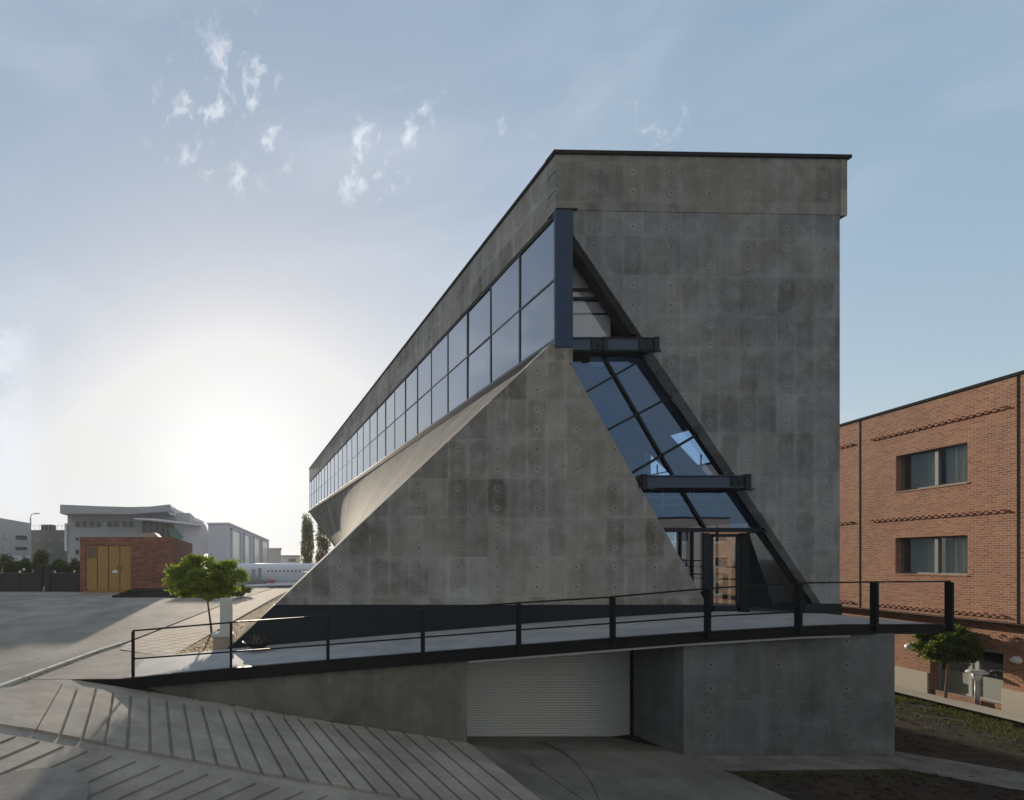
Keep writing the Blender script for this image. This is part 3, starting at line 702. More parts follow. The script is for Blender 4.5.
# steel cross beams with plates
for (x0, x1, y0, y1, plates) in ((573, 656, 338, 351, ((592, 604), (640, 655))), (639, 747, 475.5, 488, ((639, 643), (732, 746)))):
    bm_ = MB(); yq = YF + .02
    def q(x, y, Y): return px(x, y, Y)
    bm_.box(q(x0, y0, yq), px(x1, y1, yq) + Vector((0, .10, 0)))
    bm_.box(q(x0, y0 - .4, yq - .06), q(x1, y0 + 1.2, yq + .09)); bm_.box(q(x0, y1 - 1.2, yq - .06), q(x1, y1 + .4, yq + .09))
    bo_ = bm_.build('cross_beam', 'beam', bld, bevel=.004)
    pl_ = MB()
    for a_, b_ in plates:
        pl_.box(q(a_, y0 + 1.6, yq - .045), q(b_, y1 - 1.6, yq - .012)); pl_.box(q(b_, y0 - 1.5, yq - .09), q(b_ + 1.2, y1 + 1.5, yq + .05))
        cx, cy = (a_ + b_) / 2, (y0 + y1) / 2; c_ = q(cx, cy, yq - .045); pl_.tube([c_, c_ + Vector((0, -.04, 0))], .035, 6)
        pl_.build('beam_plate', 'steel', bo_); pl_ = MB()
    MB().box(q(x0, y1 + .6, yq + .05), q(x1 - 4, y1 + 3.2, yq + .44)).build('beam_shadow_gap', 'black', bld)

# ------------------------------------------------------------------ entrance ramp
ramp_t = thing('entrance_ramp', 'long sloping entrance ramp with pale concrete deck and black steel edge beam and handrail', 'ramp', (-3.7, 14.0, 1.7))
def Yfr(x): return np.interp(x, [88, 830, 958], [14.05, 13.5, 14.3])
def edge(x, y): return px(x, y, float(Yfr(x)))
tb = [(90, 681.5), (133, 677), (231, 668), (328, 660), (423, 652.5), (519, 645), (613, 638), (708, 631.5), (799, 626.5), (845, 624.5), (958, 624)]
def topy(x): return float(np.interp(x, [p[0] for p in tb], [p[1] for p in tb]))
def both(x): return float(np.interp(x, [90, 113, 230, 540, 683, 800, 893, 958], [8, 11, 12, 11.5, 10.5, 10, 9.5, 9.5]))
eb = MB(); xs_ = [90, 113, 133, 231, 328, 423, 519, 613, 708, 799, 845, 893, 944]
for a_, b_ in zip(xs_, xs_[1:]):
    A, B_ = edge(a_, topy(a_)), edge(b_, topy(b_)); A2, B2 = edge(a_, topy(a_) + both(a_)), edge(b_, topy(b_) + both(b_))
    eb.prism([A, B_, B2, A2], (0, .09, 0)); 
    eb.prism([A + Vector((0, -.05, .0)), B_ + Vector((0, -.05, 0)), B_ + Vector((0, -.05, -.025)), A + Vector((0, -.05, -.025))], (0, .05, 0))
    eb.prism([A2 + Vector((0, -.05, .025)), B2 + Vector((0, -.05, .025)), B2 + Vector((0, -.05, 0)), A2 + Vector((0, -.05, 0))], (0, .05, 0))
eb.build('edge_beam', 'black', ramp_t)
dk = MB()
for a_, b_ in zip(xs_, xs_[1:]):
    A, B_ = edge(a_, topy(a_)), edge(b_, topy(b_)); A.y += .091; B_.y += .091
    A.z -= .015; B_.z -= .015
    A1, B1 = Vector((A.x, YF - .005, A.z)), Vector((B_.x, YF - .005, B_.z))
    dk.prism([A, B_, B1, A1], (0, 0, -.08))
# landing in front of and inside the door
A = edge(708, topy(708)); dk.prism([(A.x, YF - .004, A.z - .016), (18.25, YF - .004, A.z + .0), (18.25, YF + 1.09, A.z), (A.x, YF + 1.09, A.z - .016)], (0, 0, -.08))
dk.build('deck', 'deck', ramp_t)
# coping line on the wall heads under the beam
cpg = MB()
for a_, b_ in ((469, 540), (540, 683), (683, 800), (800, 893)):
    A, B_ = edge(a_, topy(a_) + both(a_) + .2), edge(b_, topy(b_) + both(b_) + .2)
    cpg.prism([A, B_, B_ + Vector((0, 0, -.05)), A + Vector((0, 0, -.05))], (0, .2, 0))
cpg.build('soffit_lip', 'greyframe', ramp_t)
# railing
posts = [(133, 631), (231, 622.5), (328, 616), (423, 609.5), (519, 603), (613, 597), (708, 588.5), (799, 583), (875, 582), (950, 581.5)]
rl = MB(); seq = [edge(x, y) for x, y in posts]
for a_, b_ in zip(seq, seq[1:]): rl.bar(a_ + Vector((-.02, .03, 0)), b_ + Vector((.02, .03, 0)), .07, .035)
rl.build('handrail', 'black', ramp_t)
lr = MB(); lows = [(133, 659), (231, 652), (328, 644.8), (423, 637.5), (519, 630), (613, 623.5), (708, 616.5), (799, 612)]
seq = [edge(x, y) for x, y in lows]
for a_, b_ in zip(seq, seq[1:]): lr.bar(a_ + Vector((0, .03, 0)), b_ + Vector((0, .03, 0)), .035, .035)
lr.build('lower_rail', 'black', ramp_t)
for x, y in posts:
    p_ = edge(x, y); q_ = edge(x, topy(x) + 7)
    m_ = MB(); m_.box((p_.x - .032, p_.y - .06, q_.z), (p_.x + .032, p_.y + .09, p_.z - .018)); 
    m_.box((p_.x - .05, q_.y - .075, q_.z - .01), (p_.x + .05, q_.y - .06, q_.z + .13))
    m_.build('post', 'black', ramp_t, bevel=.004)

# retaining wall under the ramp
rw = thing('retaining_wall', 'long wedge-shaped concrete wall under the ramp left of the garage door', 'wall', (-3.1, 13.95, 1.5))
def rwp(x, y, d=.06): return px(x, y, float(Yfr(x)) + d) 
rws = [113, 231, 328, 423, 467]
bot = lambda X: slope(X) - .25
for_ = MB()
tops_ = [rwp(x, topy(x) + both(x) - 1) for x in rws]
for a_, b_ in zip(tops_, tops_[1:]):
    for_.prism([(a_.x, a_.y, bot(a_.x)), (b_.x, b_.y, bot(b_.x)), b_, a_], (0, .3, 0))
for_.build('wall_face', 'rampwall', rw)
# garage
gar = thing('garage_block', 'concrete garage block right of the shutter with recessed reveal below the landing', 'garage', (10.86, 13.7, 0))
yb = 13.72; XB = (895 - X0) * yb / F; XA = (683.5 - X0) * yb / F
zt = lambda x: edge(x, topy(x) + both(x)).z + .01
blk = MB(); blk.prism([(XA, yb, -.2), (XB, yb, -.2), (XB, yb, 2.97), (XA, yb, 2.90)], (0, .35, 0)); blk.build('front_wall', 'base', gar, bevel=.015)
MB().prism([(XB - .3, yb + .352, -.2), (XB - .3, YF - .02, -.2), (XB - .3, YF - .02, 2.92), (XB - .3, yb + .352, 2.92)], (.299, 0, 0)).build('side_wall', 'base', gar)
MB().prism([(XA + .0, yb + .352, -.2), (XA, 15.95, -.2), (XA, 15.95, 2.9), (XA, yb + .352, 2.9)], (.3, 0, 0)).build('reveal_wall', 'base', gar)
YD = 15.5
sh = MB(); nsl = 34; zd0, zd1 = -.12, 2.3
rowsz = []
for i in range(nsl):
    z0 = zd0 + (zd1 - zd0) * i / nsl; z1 = zd0 + (zd1 - zd0) * (i + 1) / nsl; h_ = z1 - z0
    rowsz += [(z0, .010), (z0 + h_ * .15, .002), (z0 + h_ * .5, -.003), (z0 + h_ * .85, .002)]
rowsz.append((zd1, .010))
sh.grid([[(5.3, YD + d, z), (XA - .02, YD + d, z)] for z, d in rowsz])
sho = sh.build('roller_shutter', 'shutter', gar)
MB().box((XA - .08, YD - .05, -.12), (XA - .015, YD - .012, 2.35)).build('guide_rail', 'black', sho)
MB().box((5.3, YD + .06, -.1), (XA, YD + .2, 2.3)).build('back_wall', 'rampwall', gar)
MB().box((5.36, 14.28, -.1), (5.62, YD - .08, 2.45)).build('side_wall', 'rampwall', gar)

# ------------------------------------------------------------------ brick building (turned)
ang = math.atan2(1, .2536)       # wall runs away along u
brk = thing('brick_building', 'red brick building with paired curtained windows and projecting brick courses at right', 'building', (24.4, 20.8, 0), rot=ang)
KU = 1.0317
# local axes: x along the wall (away), y to the left of that = towards the plaza (outward normal), z up
U_ = (1, 0, 0); V_ = (0, 0, 1); N_ = (0, 1, 0)
ups = MB(); zr = 10.32; zo = 2.86
wins = [(-2.62, -.0, 7.30, 8.62), (-2.62, .02, 4.27, 5.58), (7.2, 9.8, 7.30, 8.62), (7.2, 9.8, 4.27, 5.58)]
wall_open(ups, (0, 0, 0), U_, V_, N_, -5.3, 16, zo, zr, wins, .32)
ups.box((-5.3, -12, zo + .001), (16, -.321, zo + .3)); ups.box((-5.3, -12, zr - .5), (16, -.321, zr - .2))
ups.build('upper_wall', 'brick', brk)
MB().box((-5.34, -12, zr + .001), (16, .05, zr + .09)).build('roof_cap', 'cap', brk)
MB().box((-5.3, -.30, zo - .04), (16, -.02, zo - .001)).build('soffit', 'black', brk)
lo = MB(); doors = [(-3.07, -.64, .16, 1.86)]
wall_open(lo, (0, -.52, 0), U_, V_, N_, -5.3, 16, -.2, zo - .05, doors, .3)
lo.build('lower_wall', 'brick', brk)
MB().box((-5.29, -12, -.2), (-5.0, -.33, zr - .01)).build('end_wall', 'brick', brk); MB().box((15.7, -12, -.2), (15.99, -.9, 10)).build('end_wall', 'brick', brk)
ct = MB(); ct.box((-.62, -.519, -.1), (15.9, -.46, .72)); ct.box((-5.25, -.519, -.1), (-3.09, -.46, .72)); ct.build('stone_plinth', 'cream', brk, bevel=.01)
def dent(mb, u0, u1, z):
    k = int(round((u1 - u0) / .235)); 
    for i in range(k):
        a_ = u0 + i * .235; mb.box((a_, .001, z), (a_ + .115, .06, z + .055)); 
        mb.box((a_ + .1175, .001, z + .055), (a_ + .2325, .06, z + .11))
for (u0, u1, z) in ((-3.8, 1.05, 9.38), (-3.8, 1.05, 6.22), (-3.8, 1.05, 2.98), (1.95, 7.6, 9.38), (1.95, 7.6, 6.22), (1.95, 7.6, 2.98)):
    m_ = MB(); dent(m_, u0, u1, z); m_.build('dentil_course', 'brick', brk)
for u in (1.6, -4.12): MB().box((u - .035, .001, zo), (u + .035, .008, zr)).build('expansion_joint', 'joint', brk)
for (u0, u1, z0, z1) in wins:
    m_ = MB(); y0, y1 = -.25, -.17; w_ = .055
    m_.box((u0, y0, z0), (u0 + w_, y1, z1)); m_.box((u1 - w_, y0, z0), (u1, y1, z1)); m_.box((u0 + w_, y0, z0), (u1 - w_, y1, z0 + w_)); m_.box((u0 + w_, y0, z1 - w_), (u1 - w_, y1, z1))
    um = u0 + (u1 - u0) * .48; m_.box((um - .07, y0, z0 + w_), (um + .05, y1 + .02, z1 - w_))
    wo = m_.build('window', 'winframe', brk)
    MB().box((u0 + w_, -.215, z0 + w_), (u1 - w_, -.205, z1 - w_)).build('pane', 'glass_win', wo)
    cg = MB()
    for (a_, b_) in ((u0 + .03, um - .16), (um + .04, u1 - .22)):
        nn = 60; P0 = []
        for k in range(nn + 1):
            uu_ = a_ + (b_ - a_) * k / nn; yy = -.285 + .03 * math.sin(k * 1.15 + u0) + .012 * math.sin(k * .4)
            P0.append([(uu_, yy, z0 - .1), (uu_, yy, z1 + .1)])
        cg.grid(P0)
    cg.build('curtain', 'curtain', wo)
    MB().box((u0 - .02, -.16, z0 - .05), (u1 + .02, .03, z0 - .002)).build('sill', 'brick', wo)
# back boards so that rooms are dark
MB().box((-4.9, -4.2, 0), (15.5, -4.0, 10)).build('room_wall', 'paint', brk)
m_ = MB()
for (u, w_) in ((-3.02, .05), (-2.02, .055), (-1.80, .055), (-.69, .05)): m_.box((u - w_, -.80, .17), (u + w_, -.72, 1.85))
m_.box((-2.96, -.795, 1.76), (-.75, -.725, 1.849)); m_.box((-1.96, -.79, .24), (-1.86, -.74, 1.75)); m_.box((-2.96, -.79, .171), (-.75, -.73, .235))
gd = m_.build('glazed_door', 'greyframe', brk)
MB().box((-2.96, -.765, .24), (-.75, -.757, 1.76)).build('pane', 'glass_win', gd)
MB().box((-2.96, -.754, .24), (-.75, -.748, .92)).build('frosted_panel', 'frost', gd)
# wall lamps: on the lower wall
def wall_lamp(u, z, label):
    t_ = thing('wall_lamp', label, 'wall lamp', brk.matrix_basis @ Vector((u, -.5, z)) if False else (0, 0, 0), 'round white lamps on the brick wall')
    mw = Matrix.Translation(brk.location) @ Matrix.Rotation(ang, 4, 'Z'); c = mw @ Vector((u, -.52, z)); t_.location = c
    nrm = Vector((-math.sin(ang), math.cos(ang), 0)); al = Vector((math.cos(ang), math.sin(ang), 0))
    mb = MB(); rows_ = []
    for i in range(9):
        a_ = math.pi / 2 * i / 8
        rows_.append([c + nrm * (.03 + .11 * math.sin(a_)) + al * (.17 * math.cos(a_) * math.cos(b_)) + Vector((0, 0, .115 * math.cos(a_) * math.sin(b_))) for b_ in (2 * math.pi * k / 24 for k in range(25))])
    mb.grid(rows_); mb.build('lamp_glass', 'globe', t_, smooth=True)
    mb = MB(); mb.tube([c, c + nrm * .03], .125, 20); mb.build('lamp_base', 'white', t_)
wall_lamp(.12, 1.54, 'oval white wall lamp on brick, left of the glazed door')
wall_lamp(-3.5, 1.68, 'oval white wall lamp on brick at the right edge, right of the glazed door')

# brick block on the far side of the yard, behind the viewer: the front glass mirrors it
rear = thing('brick_block', 'sunlit brick block with pale window bands, seen only mirrored in the entrance glass', 'building', (50, -26, 0))
rm = MB(); rws_ = []
for fl_ in range(3):
    for k in range(4): rws_.append((2 + k * 4.2, 4.6 + k * 4.2, 1.0 + fl_ * 2.8, 2.3 + fl_ * 2.8))
wall_open(rm, (36, -26, 0), (1, 0, 0), (0, 0, 1), (0, 1, 0), 0, 17.6, -.1, 9.2, rws_, .3); rm.build('wall', 'brick_tan', rear)
for (u0, u1, z0, z1) in rws_:
    m_ = MB(); m_.box((36 + u0, -26.2, z0), (36 + u1, -26.1, z0 + .12)); m_.box((36 + u0, -26.2, z1 - .12), (36 + u1, -26.1, z1)); m_.box((36 + (u0 + u1) / 2 - .06, -26.2, z0 + .12), (36 + (u0 + u1) / 2 + .06, -26.1, z1 - .12))
    wo = m_.build('window', 'white', rear); MB().box((36 + u0, -26.24, z0), (36 + u1, -26.21, z1)).build('pane', 'farglass', wo)
MB().box((36, -40, 9.201), (53.6, -25.9, 9.4)).build('roof', 'cap', rear)
# ------------------------------------------------------------------ vegetation builders
def blob_tree(name, label, cat, base, trunk_h, trunk_r, crown_c, crown_r, nblob, per, leaf, lm, group=None, lean=(0, 0), seed=1, blob=.34, shell=.6):
    rg = random.Random(seed); t_ = thing(name, label, cat, base, group)
    b = Vector(base); cc = Vector(crown_c); tr_ = MB()
    tip = Vector((cc.x, cc.y, cc.z - crown_r[2] * .2)); mid = b.lerp(tip, .5) + Vector((lean[0], lean[1], 0))
    tr_.tube([b - Vector((0, 0, .1)), b.lerp(mid, .5), mid, tip.lerp(mid, .4), tip], [trunk_r * 1.2, trunk_r, trunk_r * .85, trunk_r * .7, trunk_r * .35], 10)
    lv = MB(); lv.raw = True
    for k in range(nblob):
        while True:
            q_ = Vector((rg.uniform(-1, 1), rg.uniform(-1, 1), rg.uniform(-1, 1)))
            if shell < q_.length < 1 or (q_.length < 1 and rg.random() < .25): break
        c = Vector((cc.x + q_.x * crown_r[0] * .82, cc.y + q_.y * crown_r[1] * .82, cc.z + q_.z * crown_r[2] * .8))
        r_ = blob * rg.uniform(.6, 1.25); lv.leaves(c, (crown_r[0] * r_, crown_r[1] * r_, crown_r[2] * r_ * .8), per, leaf, rg)
        if k % 3 == 0:
            s0 = mid.lerp(tip, rg.uniform(.1, 1)); m2 = s0.lerp(c, .5) + Vector((0, 0, -.05)); tr_.tube([s0, m2, c], [trunk_r * .4, trunk_r * .22, trunk_r * .08], 6)
    tr_.build('trunk', 'bark', t_, smooth=True); lv.build('crown', lm, t_)
    return t_
# young tree left of the ramp
tb_ = px(212, 634, 22.4)
tt = blob_tree('young_tree', 'small round-headed green tree on a thin trunk beside the paved walkway', 'tree', (tb_.x, 22.4, PL), 1.2, .045,
               ((205 - X0) * 22.4 / F, 22.4, EYE - (576.5 - H0) * 22.4 / F), (1.84, 1.7, 1.12), 120, 150, .125, 'leaf', seed=3, blob=.215, shell=.5)
# right tree by the brick wall
rb = G(945, 702, 0.)
blob_tree('young_tree', 'small dark leafy tree on a pale trunk in front of the glazed brick ground floor', 'tree', (rb.x, rb.y, 0), 1.2, .035,
          (rb.x + .15, rb.y, EYE - (643 - H0) * rb.y / F), (.92, .85, .72), 60, 130, .11, 'leaf2', seed=9, blob=.25)
# poplars
for (x, yt, lab, sd_) in ((307, 515, 'slender tall poplar, the left of two behind the airliner', 4), (323, 517, 'tall poplar beside the concrete edge, the right of two behind the airliner', 5)):
    Yp = 104; hx = 6.6 / 28 * Yp / F * 28
    c_ = px(x, 545, Yp); top_ = px(x, yt - 9, Yp).z; zb = -.5
    blob_tree('poplar_tree', lab, 'tree', (c_.x, Yp, zb), 2, .16, (c_.x, Yp, (top_ + zb) / 2 + .5), (1.35 if x == 307 else 1.6, 1.3, (top_ - zb) / 2 - .3), 110, 42, .36, 'poplar', 'poplars behind the airliner', seed=sd_, blob=.3)
# hedge bushes on the left behind the fence
for k, (x, yt, w_, lab) in enumerate(((6, 551, 15, 'broad green bush behind the dark fence at the far left edge'), (24, 556, 9, 'low dark bush just left of the street lamp'), (42, 548, 9, 'tall narrow green bush right of the street lamp, behind the gate'), (60, 556, 10, 'dark bush behind the fence below the grey-green building'), (75, 558, 8, 'dark bush behind the fence next to the brick kiosk'))):
    Yp = 56 + k * .7; c_ = px(x, 575, Yp); top_ = px(x, yt, Yp).z
    blob_tree('bush', lab, 'bush', (c_.x, Yp, PL), .4, .08, (c_.x, Yp, (top_ + PL) / 2), (w_ * Yp / F, 1.2, (top_ - PL) / 2), 50, 90, .22, 'leafd', 'bushes behind the dark fence', seed=20 + k, blob=.34)
for k, (x, y, lab) in enumerate(((236, 592, 'low green shrub beside the walkway, behind the small tree'), (243, 590, 'low shrub at the walkway end in front of the airliner nose'))):
    p_ = G(x, y + 6, PL); blob_tree('shrub', lab, 'shrub', p_, .2, .03, (p_.x, p_.y, PL + .5), (.75, .7, .5), 24, 70, .13, 'leaf2', 'shrubs by the walkway', seed=40 + k, blob=.4)

# ------------------------------------------------------------------ planter, leaves, pillar, bowl
sheet('planter_bed', [(-2.05, 17.3), (-.35, 17.3), (3.6, 31), (5.2, 40), (2.55, 40)], 'drysoil', PL + .016)
dl = MB(); dl.raw = True; rg = random.Random(5)
for _ in range(2600):
    t_ = rg.random() ** 1.7; y = 17.4 + 20 * t_; xl = -2.0 + (y - 17.3) * .2; xr = -.5 + (y - 17.3) * .26; p_ = Vector((rg.uniform(xl, max(xl + .3, xr)), y, PL + .02 + rg.random() * .04))
    d = Vector((rg.gauss(0, 1), rg.gauss(0, 1), rg.gauss(0, .35))).normalized(); e = d.cross(Vector((0, 0, 1))).normalized(); l_ = rg.uniform(.05, .12)
    dl.quad(p_, p_ + d * l_ * .5 + e * l_ * .25, p_ + d * l_, p_ + d * l_ * .5 - e * l_ * .25)
stuff(dl.build('fallen_leaves', 'dryleaf'), 'dry ochre fallen leaves strewn over the planting bed by the walkway', 'leaves')
pc = px(222, 653, 17.7); pil = thing('stone_pillar', 'pale grey square pillar on a beige block beside the small tree', 'pillar', (pc.x, 17.9, PL))
cx = (222.5 - X0) * 17.9 / F
MB().box((cx - .30, 17.6, PL), (cx + .33, 18.2, px(0, 637, 17.7).z)).build('pillar_base', 'postbase', pil, bevel=.02)
MB().box((cx - .34, 17.56, px(0, 637, 17.7).z + .001), (cx + .37, 18.24, px(0, 633.5, 17.7).z)).build('pillar_cap', 'post', pil, bevel=.015)
MB().box((cx - .08, 17.75, px(0, 633.5, 17.7).z + .001), (cx + .32, 18.1, px(0, 599, 17.7).z)).build('pillar_shaft', 'post', pil, bevel=.015)
bc = px(257, 649, 16.3); bw_ = thing('planter_bowl', 'wide shallow black bowl planter with sparse twigs on the ramp deck', 'planter', (bc.x, 16.3, bc.z))
mb = MB(); prof = [(.14, .0), (.26, .05), (.38, .13), (.44, .19), (.42, .19), (.30, .12), (.0, .10)]
mb.grid([[(bc.x + r_ * math.cos(a_), 16.3 + r_ * math.sin(a_), bc.z + z_ + .02) for a_ in (2 * math.pi * k / 28 for k in range(29))] for r_, z_ in prof]); mb.build('bowl', 'black', bw_, smooth=True)
mb = MB(); rg = random.Random(3)
for _ in range(16): a_ = rg.uniform(0, 6.3); p_ = Vector((bc.x + .15 * math.cos(a_), 16.3 + .15 * math.sin(a_), bc.z + .1)); mb.tube([p_, p_ + Vector((rg.gauss(0, .07), rg.gauss(0, .07), rg.uniform(.15, .36)))], .006, 4)
mb.build('twig', 'bark', bw_)

# ------------------------------------------------------------------ garden lamp on the right
lb = G(977, 705, 0.)
lp = thing('bollard_lamp', 'white garden bollard lamp with a flat disc cap on the lawn', 'lamp', lb)
s_ = lb.y / F; hz = lambda y: EYE - (y - H0) * s_ * 1.0
MB().tube([(lb.x, lb.y, 0), (lb.x, lb.y, hz(681))], .055, 12).build('post', 'greyframe', lp, smooth=True)
MB().tube([(lb.x, lb.y, hz(681)), (lb.x, lb.y, hz(677)), (lb.x, lb.y, hz(673))], [.05, .10, .12], 16).build('lamp_head', 'white', lp, smooth=True)
MB().tube([(lb.x, lb.y, hz(673)), (lb.x, lb.y, hz(671.5)), (lb.x, lb.y, hz(670))], [.24, .24, .18], 20).build('lamp_cap', 'white', lp)
# grass
gr_ = MB(); gr_.raw = True; rg = random.Random(8)
def blades(n, f, h0, h1):
    for _ in range(n):
        x, y, z = f(); a_ = rg.uniform(0, 6.3); h_ = rg.uniform(h0, h1); w = Vector((math.cos(a_) * .012, math.sin(a_) * .012, 0)); p_ = Vector((x, y, z)); t_ = p_ + Vector((rg.gauss(0, h_ * .4), rg.gauss(0, h_ * .4), h_))
        gr_.quad(p_ - w, p_ + w, t_)
def f1():
    while True:
        y = rg.uniform(13, 26); d = abs(rg.gauss(0, .8)) + (.1 if rg.random() < .8 else rg.random() * 2); xw = 23.05 + (y - 16.2) * .2 - d
        if math.sin(xw * 3.1 + 1) * math.sin(y * 2.3) > -.55: return xw - .1, y, -.03
blades(12000, f1, .03, .10)
def f2():
    x = rg.uniform(10.7, 22); y = 12.72 - abs(rg.gauss(0, .22)) - .0 * x; 
    return x, y, -.03
blades(1800, lambda: f2(), .02, .06)
def f3(): x = rg.uniform(16.5, 23); return x, rg.uniform(9, 24), -.03
blades(2500, f3, .02, .07)
stuff(gr_.build('grass', 'grass'), 'short patchy grass on the brown soil beside the brick building', 'grass')
st = MB(); rg = random.Random(12)
for _ in range(900):
    x = rg.uniform(10.8, 23); y = rg.uniform(9, 22) if x > 16.6 else rg.uniform(9.5, 12.6); r_ = rg.uniform(.01, .035); a_ = rg.uniform(0, 3)
    st.box((x - r_, y - r_ * .8, -.05), (x + r_, y + r_ * .8, -.03 + r_))
stuff(st.build('soil_clods', 'soil'), 'loose clods and pebbles scattered over the bare brown soil', 'soil clods')

# ------------------------------------------------------------------ left yard: kiosk
YK = 50.0
a = px(80, 592.6, YK); b = px(172, 592.6, YK); zk = EYE + (H0 - 537) * YK / F
kio = thing('brick_kiosk', 'low brown brick hut with large ochre double doors across the yard', 'kiosk', (b.x, YK, PL))
dl0, dl1, dzt = px(85.5, 0, YK).x, px(131, 0, YK).x, EYE + (H0 - 545) * YK / F
mb = MB(); wall_open(mb, (0, YK, 0), (1, 0, 0), (0, 0, 1), (0, -1, 0), a.x, b.x, PL - .1, zk, [(dl0, dl1, PL + .15, dzt)], .4)
mb.box((b.x - .4, YK + .401, PL - .1), (b.x, YK + 22, zk)); mb.box((a.x, YK + .401, PL - .1), (a.x + .4, YK + 22, zk)); mb.box((a.x + .401, YK + 21.5, PL - .1), (b.x - .401, YK + 22, zk))
mb.build('wall', 'brick_dark', kio)
MB().box((a.x + .3, YK + .41, zk - .5), (b.x - .3, YK + 21.4, zk - .3)).build('roof', 'path', kio)
dn = 4; dw = (dl1 - dl0) / dn
for k in range(dn):
    x0_ = dl0 + dw * k; m_ = MB(); m_.box((x0_ + .03, YK + .14, PL + .17), (x0_ + dw - .03, YK + .2, dzt - .03))
    for z_ in (PL + .3, PL + 1.4, dzt - .6): m_.box((x0_ + .08, YK + .12, z_), (x0_ + dw - .08, YK + .139, z_ + .05))
    d_ = m_.build('door_leaf', 'yellow', kio, bevel=.01)
    if k >= 2: MB().box((x0_ + (.15 if k == 3 else dw - .25), YK + .09, PL + 2.1), (x0_ + (.25 if k == 3 else dw - .15), YK + .118, PL + 2.3)).build('handle', 'black', d_)
    if k == 2: MB().box((x0_ + .35, YK + .1, PL + 1.75), (x0_ + .8, YK + .119, PL + 2.0)).build('notice_plate', 'white', d_)
    if k == 0: MB().box((x0_ + .15, YK + .1, dzt - 1.15), (x0_ + dw - .1, YK + .119, dzt - .2)).build('vent_grille', 'bark', d_)
MB().box((dl0 - .1, YK - .03, PL - .05), (dl1 + .1, YK + .13, PL + .14)).build('threshold', 'yellow', kio)
mb = MB(); rx0, rx1 = px(131, 0, YK).x, px(153, 0, YK).x; mb.prism([(rx0, YK + 2, zk), (rx1 + .3, YK + 2, zk), (rx1 - .2, YK + 2, zk + .5), (rx0 + .5, YK + 2, zk + .45)], (0, 3, 0)); mb.build('roof_hatch', 'postbase', kio)
# black steps
stp = thing('black_steps', 'low black stepped platform in front of the brick kiosk', 'steps', (px(150, 0, 44).x, 44, PL))
for k in range(3): MB().box((px(113 + k * 5, 0, 44).x, 43.6 + k * .9, PL + .15 * k), (px(213, 0, 44).x, 49 - .1 * k, PL + .15 * (k + 1) - .002)).build('step', 'black', stp)
# dark fence with gate posts and globes
def fencerun(x0, x1, lab):
    A = px(x0, 0, 51.5).x; B_ = px(x1, 0, 51.5).x; t_ = thing('fence', lab, 'fence', ((A + B_) / 2, 51.5, PL))
    zt_ = EYE - (573 - H0) * 51.5 / F
    m_ = MB(); m_.box((A, 51.5, PL), (B_, 51.56, zt_ - .05)); m_.build('panel', 'fence', t_)
    m_ = MB(); m_.box((A, 51.44, zt_ - .05), (B_, 51.62, zt_)); m_.build('top_rail', 'fardark', t_)
    nn = max(2, int((B_ - A) / 1.6))
    for k in range(nn + 1):
        x = A + (B_ - A) * k / nn; MB().box((x - .05, 51.42, PL), (x + .05, 51.49, zt_ - .06)).build('post', 'fence', t_)
fencerun(-70, 37, 'long dark solid fence at the far left of the yard'); fencerun(49, 82, 'short dark fence between gate and brick kiosk')
for x, lab in ((38.5, 'dark gate post left of the narrow fence gap'), (47.5, 'dark gate post right of the narrow fence gap')):
    p_ = px(x, 567, 51.3); t_ = MB(); t_.box((p_.x - .22, 51.2, PL), (p_.x + .22, 51.7, p_.z)); t_.box((p_.x - .27, 51.15, p_.z + .001), (p_.x + .27, 51.75, p_.z + .1))
    o = t_.build('gate_post', 'fence', loc=(p_.x, 51.4, PL)); tag(o, lab, 'gate post', 'gate posts in the dark fence')
for x, y, lab in ((20, 572, 'small white globe lamp on the fence, leftmost of the four'), (24, 569.5, 'small white globe lamp on the fence, second from the left'), (55, 572, 'small white globe lamp right of the gate posts'), (74.5, 571.5, 'small white globe lamp next to the brick kiosk')):
    p_ = px(x, y, 51.9); t_ = thing('globe_lamp', lab, 'lamp', (p_.x, p_.y, PL), 'globe lamps along the fence')
    MB().tube([(p_.x, p_.y, PL), (p_.x, p_.y, p_.z - .1)], .03, 6).build('post', 'black', t_)
    m_ = MB(); m_.grid([[p_ + Vector((.12 * math.sin(q_) * math.cos(w_), .12 * math.sin(q_) * math.sin(w_), .12 * math.cos(q_))) for w_ in (math.pi * 2 * k / 12 for k in range(13))] for q_ in (math.pi * j / 8 for j in range(9))]); m_.build('globe', 'globe', t_, smooth=True)
# street lamp
p_ = px(30.5, 514, 60); t_ = thing('street_lamp', 'tall grey street lamp with a short arm behind the dark fence', 'street lamp', (p_.x, 60, PL))
MB().tube([(p_.x, 60, PL), (p_.x, 60, p_.z - .4)], [.10, .07], 8).build('pole', 'greyframe', t_)
MB().tube([(p_.x, 60, p_.z - .4), (p_.x + .1, 60, p_.z - .05), (p_.x + .55, 60, p_.z + .05)], .045, 6).build('arm', 'greyframe', t_)
MB().box((p_.x + .4, 59.9, p_.z), (p_.x + .95, 60.1, p_.z + .1)).build('lamp_head', 'greyframe', t_)

